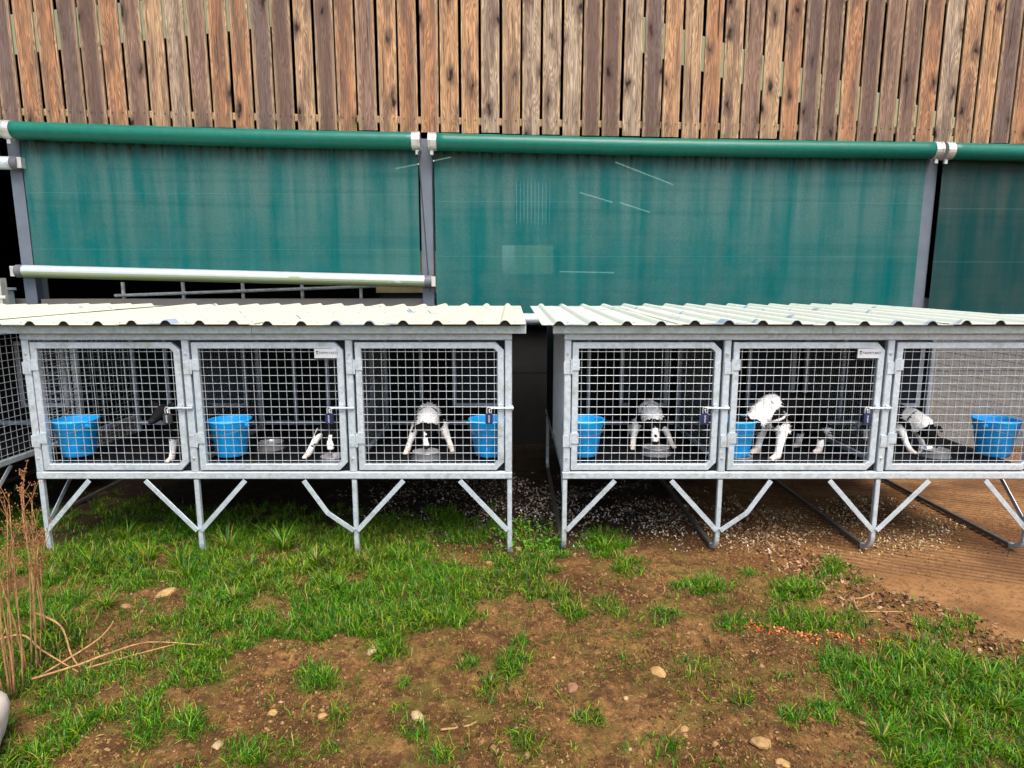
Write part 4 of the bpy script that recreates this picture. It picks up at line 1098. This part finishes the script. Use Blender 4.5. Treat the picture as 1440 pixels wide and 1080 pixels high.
# low moss and seedlings on the bare earth
den = lambda X, Y: np.clip(fbm(X * 3.1, Y * 3.1, 3, 120) * 3.2 - 1.35, 0, .8) * (X < pad_edge(Y) - .05)
X, Y, rg = pick(42000, -2.4, 3.0, 1.85, 3.75, den, 13); n = len(X)
col = np.array([(.12, .13, .014), (.17, .15, .022), (.075, .12, .010), (.22, .16, .04)])[rg.integers(0, 4, n)]
blades(X, Y, soil_h(X, Y) - .002, rg.uniform(.008, .032, n), rg.uniform(.002, .0035, n), rg.uniform(.5, 1.5, n), rg.uniform(0, 6.28, n), col, 'moss')

# broad-leaved weeds by the gap
X, Y, rg = pick(380, -.25, .35, 3.75, 4.5, lambda X, Y: blob(X, Y, .1, 4.0, .3, .4), 15)
n = len(X); sz = rg.uniform(.006, .013, n); colw = np.array([(.05, .15, .008), (.07, .19, .010), (.03, .11, .010)])[rg.integers(0, 3, n)]
scatter_quads('leafy_weeds', X, Y, gz(X, Y) + rg.uniform(.01, .07, n), sz, colw, .4, 16, .8)

# ------------------------------------------------------------------ stones, sticks, dead weeds, sack
def stone(px, py, s, mat, label, flat=.6, seed=0):
    X, Y = ground_at(px, py); rg = random.Random(seed)
    bm = bmesh.new(); bmesh.ops.create_icosphere(bm, subdivisions=2, radius=1)
    for v in bm.verts:
        f = 1 + .35 * (float(vnoise(v.co.x * 1.6 + seed * 5, v.co.y * 1.6 + v.co.z * 1.3, seed)) - .5) * 2
        v.co = v.co * f; v.co.x *= s * rg.uniform(.98, 1.02) * 1.2; v.co.y *= s * .85; v.co.z *= s * flat
    m = bpy.data.meshes.new('stone'); bm.to_mesh(m); bm.free()
    o = link('stone', m, mat, None, False, loc=(X, Y, float(gz(np.array([X]), np.array([Y]))[0]) + s * flat * .12), rot=(rg.uniform(-.2, .2), rg.uniform(-.2, .2), rg.uniform(0, 6)))
    tag(o, label, 'stone', 'loose stones on the ground')
ST = [(690, 790, .034, 'stone', 'ochre stone at the foot of the kennel leg beside the gap'), (730, 770, .026, 'stone', 'small orange-brown stone standing in the weeds of the gap'), (232, 840, .055, 'stone', 'ochre stone sunk in the grass below the left kennel'), (178, 857, .030, 'stone_red', 'russet stone in the grass near the dead weeds'),
      (523, 914, .036, 'stone_pale', 'pale crumbling stone at the turf edge beside a grass tuft'), (588, 1008, .030, 'stone_pale', 'pale cream stone in the bare mud, lower middle'), (395, 985, .014, 'stone_pale', 'tiny pale stone left of the ochre slab in the mud'), (385, 998, .026, 'stone', 'ochre slab stone in the mud, lower left of centre'),
      (307, 1048, .026, 'stone_pale', 'pale pointed stone near the bottom, left of centre'), (925, 952, .042, 'stone', 'flat ochre stone in the mud right of centre'), (1070, 1048, .042, 'stone', 'largest flat ochre stone near the bottom, right of centre'), (804, 970, .030, 'stone_red', 'grey-brown upright stone in the mud at the centre'),
      (1215, 1015, .018, 'stone', 'ochre chip of stone at the edge of the right hand turf'), (880, 985, .014, 'stone_pale', 'small pinkish stone left of the flat ochre stone'), (885, 1055, .013, 'stone_pale', 'small pale stone at the bottom right of centre'), (962, 1028, .022, 'stone', 'ochre sliver of stone between the flat stones'), (1100, 1075, .030, 'stone', 'ochre stone cut by the bottom edge'), (453, 1005, .020, 'stone', 'small tan stone in the mud left of the pale cream stone'), (778, 930, .014, 'stone', 'small ochre stone in the bare mud above the upright stone')]
for i, (a, b_, s, m, l) in enumerate(ST): stone(a, b_, s * .82, M[m], l, .55, i + 3)

def stick(pts, r, label, mat='dry', lift=.012):
    b = MB(); P = []
    for i, (a, c, h) in enumerate(pts):
        X, Y = ground_at(a, c, h); P.append(Vector((X, Y, h + (lift if h == 0 else 0))))
    out = []
    for i in range(len(P) - 1):
        p0, p1, p2, p3 = P[max(i - 1, 0)], P[i], P[i + 1], P[min(i + 2, len(P) - 1)]
        for k in range(5):
            t = k / 5; out.append(.5 * ((2 * p1) + (p2 - p0) * t + (2 * p0 - 5 * p1 + 4 * p2 - p3) * t * t + (3 * p1 - p0 - 3 * p2 + p3) * t ** 3))
    out.append(P[-1])
    b.tube(out, r, 6, scale=[1 - .55 * i / len(out) for i in range(len(out))])
    tag(b.build('dry_stalk', M[mat], None, True), label, 'stalk', 'fallen dry stalks')
stick([(-20, 905, .06), (30, 893, .10), (60, 915, .08), (110, 945, .03)], .006, 'fallen dry stalk arching over the grass at the left edge')
stick([(50, 862, .12), (85, 880, .10), (100, 920, .05), (112, 938, .02)], .006, 'dry stalk bending down steeply beside the dead weeds')
stick([(45, 955, .03), (110, 935, .05), (150, 920, .06), (210, 903, .05), (290, 908, .03)], .0055, 'long dry stalk lying in the turf towards the middle')
stick([(60, 948, .02), (130, 905, .07), (152, 885, .10), (160, 872, .12)], .005, 'forked dry stalk rising from the turf, left')
stick([(120, 940, .03), (200, 918, .04), (250, 905, .03)], .0045, 'short dry stalk lying next to the long one')
stick([(1200, 845, 0), (1207, 858, .01), (1225, 863, 0), (1270, 863, 0)], .006, 'bent brown twig on the mulch near the concrete', 'dry')
stick([(1202, 842, .01), (1215, 840, .02), (1231, 832, .02)], .005, 'short pale twig beside the bent brown one')
stick([(620, 1030, 0), (660, 1020, .015), (690, 1005, 0)], .005, 'pale twig on the bare mud at the bottom')
stick([(930, 840, 0), (935, 830, .04), (933, 820, .06)], .004, 'small upright dead stem in the mud below the right kennel')
stick([(940, 1036, .01), (952, 1025, .01), (958, 1018, .01)], .006, 'short orange stalk in the mud, right of centre', 'seed')

def dead_weed(label, bx, by, top, n, spread, seed, lean=0.0):
    X, Y = ground_at(bx, by); rg = random.Random(seed)
    t = thing('dead_weed', label, 'dead weed', (X, Y, 0), 0, 'dead weeds at the left edge')
    for s in range(n):
        a = rg.uniform(0, 6.28); r0 = rg.uniform(0, .06); h = top * rg.uniform(.72, 1.0)
        p = [Vector((r0 * math.cos(a), r0 * math.sin(a), 0))]
        d = Vector((math.cos(a) * spread * rg.uniform(.3, 1) + lean, math.sin(a) * spread * .6, 1)).normalized()
        for k in range(8):
            d = (d + Vector((rg.uniform(-.06, .06), rg.uniform(-.06, .06), .02))).normalized(); p.append(p[-1] + d * h / 8)
        b = MB(); b.tube(p, .0042 * rg.uniform(.7, 1.15), 6, scale=[1 - .6 * i / 8 for i in range(9)])
        st = b.build('stem', M['dry'], t, True)
        hd = MB()
        for q in range(rg.randint(9, 15)):
            i = rg.randint(5, 8); o = p[i]; dd = (d + Vector((rg.uniform(-.8, .8), rg.uniform(-.8, .8), rg.uniform(-.1, .6)))).normalized()
            L = rg.uniform(.03, .09); e = o + dd * L + Vector((0, 0, .01))
            hd.tube([o, o.lerp(e, .5) + Vector((0, 0, .004)), e], .0012, 4)
            for z in range(rg.randint(3, 6)):
                c = e + Vector((rg.uniform(-.016, .016), rg.uniform(-.016, .016), rg.uniform(-.012, .016))); r = rg.uniform(.002, .0045)
                hd.add([c + Vector(v) * r for v in ((1, 0, 0), (0, 1, 0), (-1, 0, 0), (0, -1, 0), (0, 0, 1.3), (0, 0, -1.3))], [(0, 1, 4), (1, 2, 4), (2, 3, 4), (3, 0, 4), (1, 0, 5), (2, 1, 5), (3, 2, 5), (0, 3, 5)])
        tag(hd.build('seed_head', M['seed'], st), kind='stuff')
    return t
dead_weed('tall dead weed with brown seed heads at the very left edge', 12, 985, .90, 9, .11, 1)
dead_weed('dead weed with brown seed heads, second from the left edge', 38, 945, .74, 6, .08, 2, .02)
dead_weed('dead weed in front of the left kennel leg, rightmost of the three', 52, 900, .86, 4, .05, 3, .05)

# cream sack at the lower left corner
bm = bmesh.new(); bmesh.ops.create_uvsphere(bm, u_segments=48, v_segments=32, radius=1)
for v in bm.verts:
    x, y, z = v.co
    f = lambda q, e: math.copysign(abs(q) ** e, q)
    h = (f(z, .8) + 1) / 2; a = math.atan2(y, x); tt = max(0.0, h - .45) / .55
    k = (1 - .72 * min(1, tt * 1.25) ** 1.3 + (.35 * (tt - .8) / .2 if tt > .8 else 0)) * (1 + (.03 + .14 * tt) * math.sin(9 * a + 2 * h) + .03 * math.sin(4 * a + 7 * h))
    rr = math.hypot(f(x, .6), f(y, .6))
    q = min(1, (1 - abs(z) ** 6))
    v.co = Vector((math.cos(a) * .25 * k * rr, math.sin(a) * .22 * k * rr, h * .42))
    v.co.x -= .06 * h
m = bpy.data.meshes.new('cloth_sack'); bm.to_mesh(m); bm.free()
tag(link('cloth_sack', m, M['sack'], None, True, loc=(-2.075, 1.96, -.01)), 'cream cloth sack at the bottom left corner, cut by the frame', 'sack')
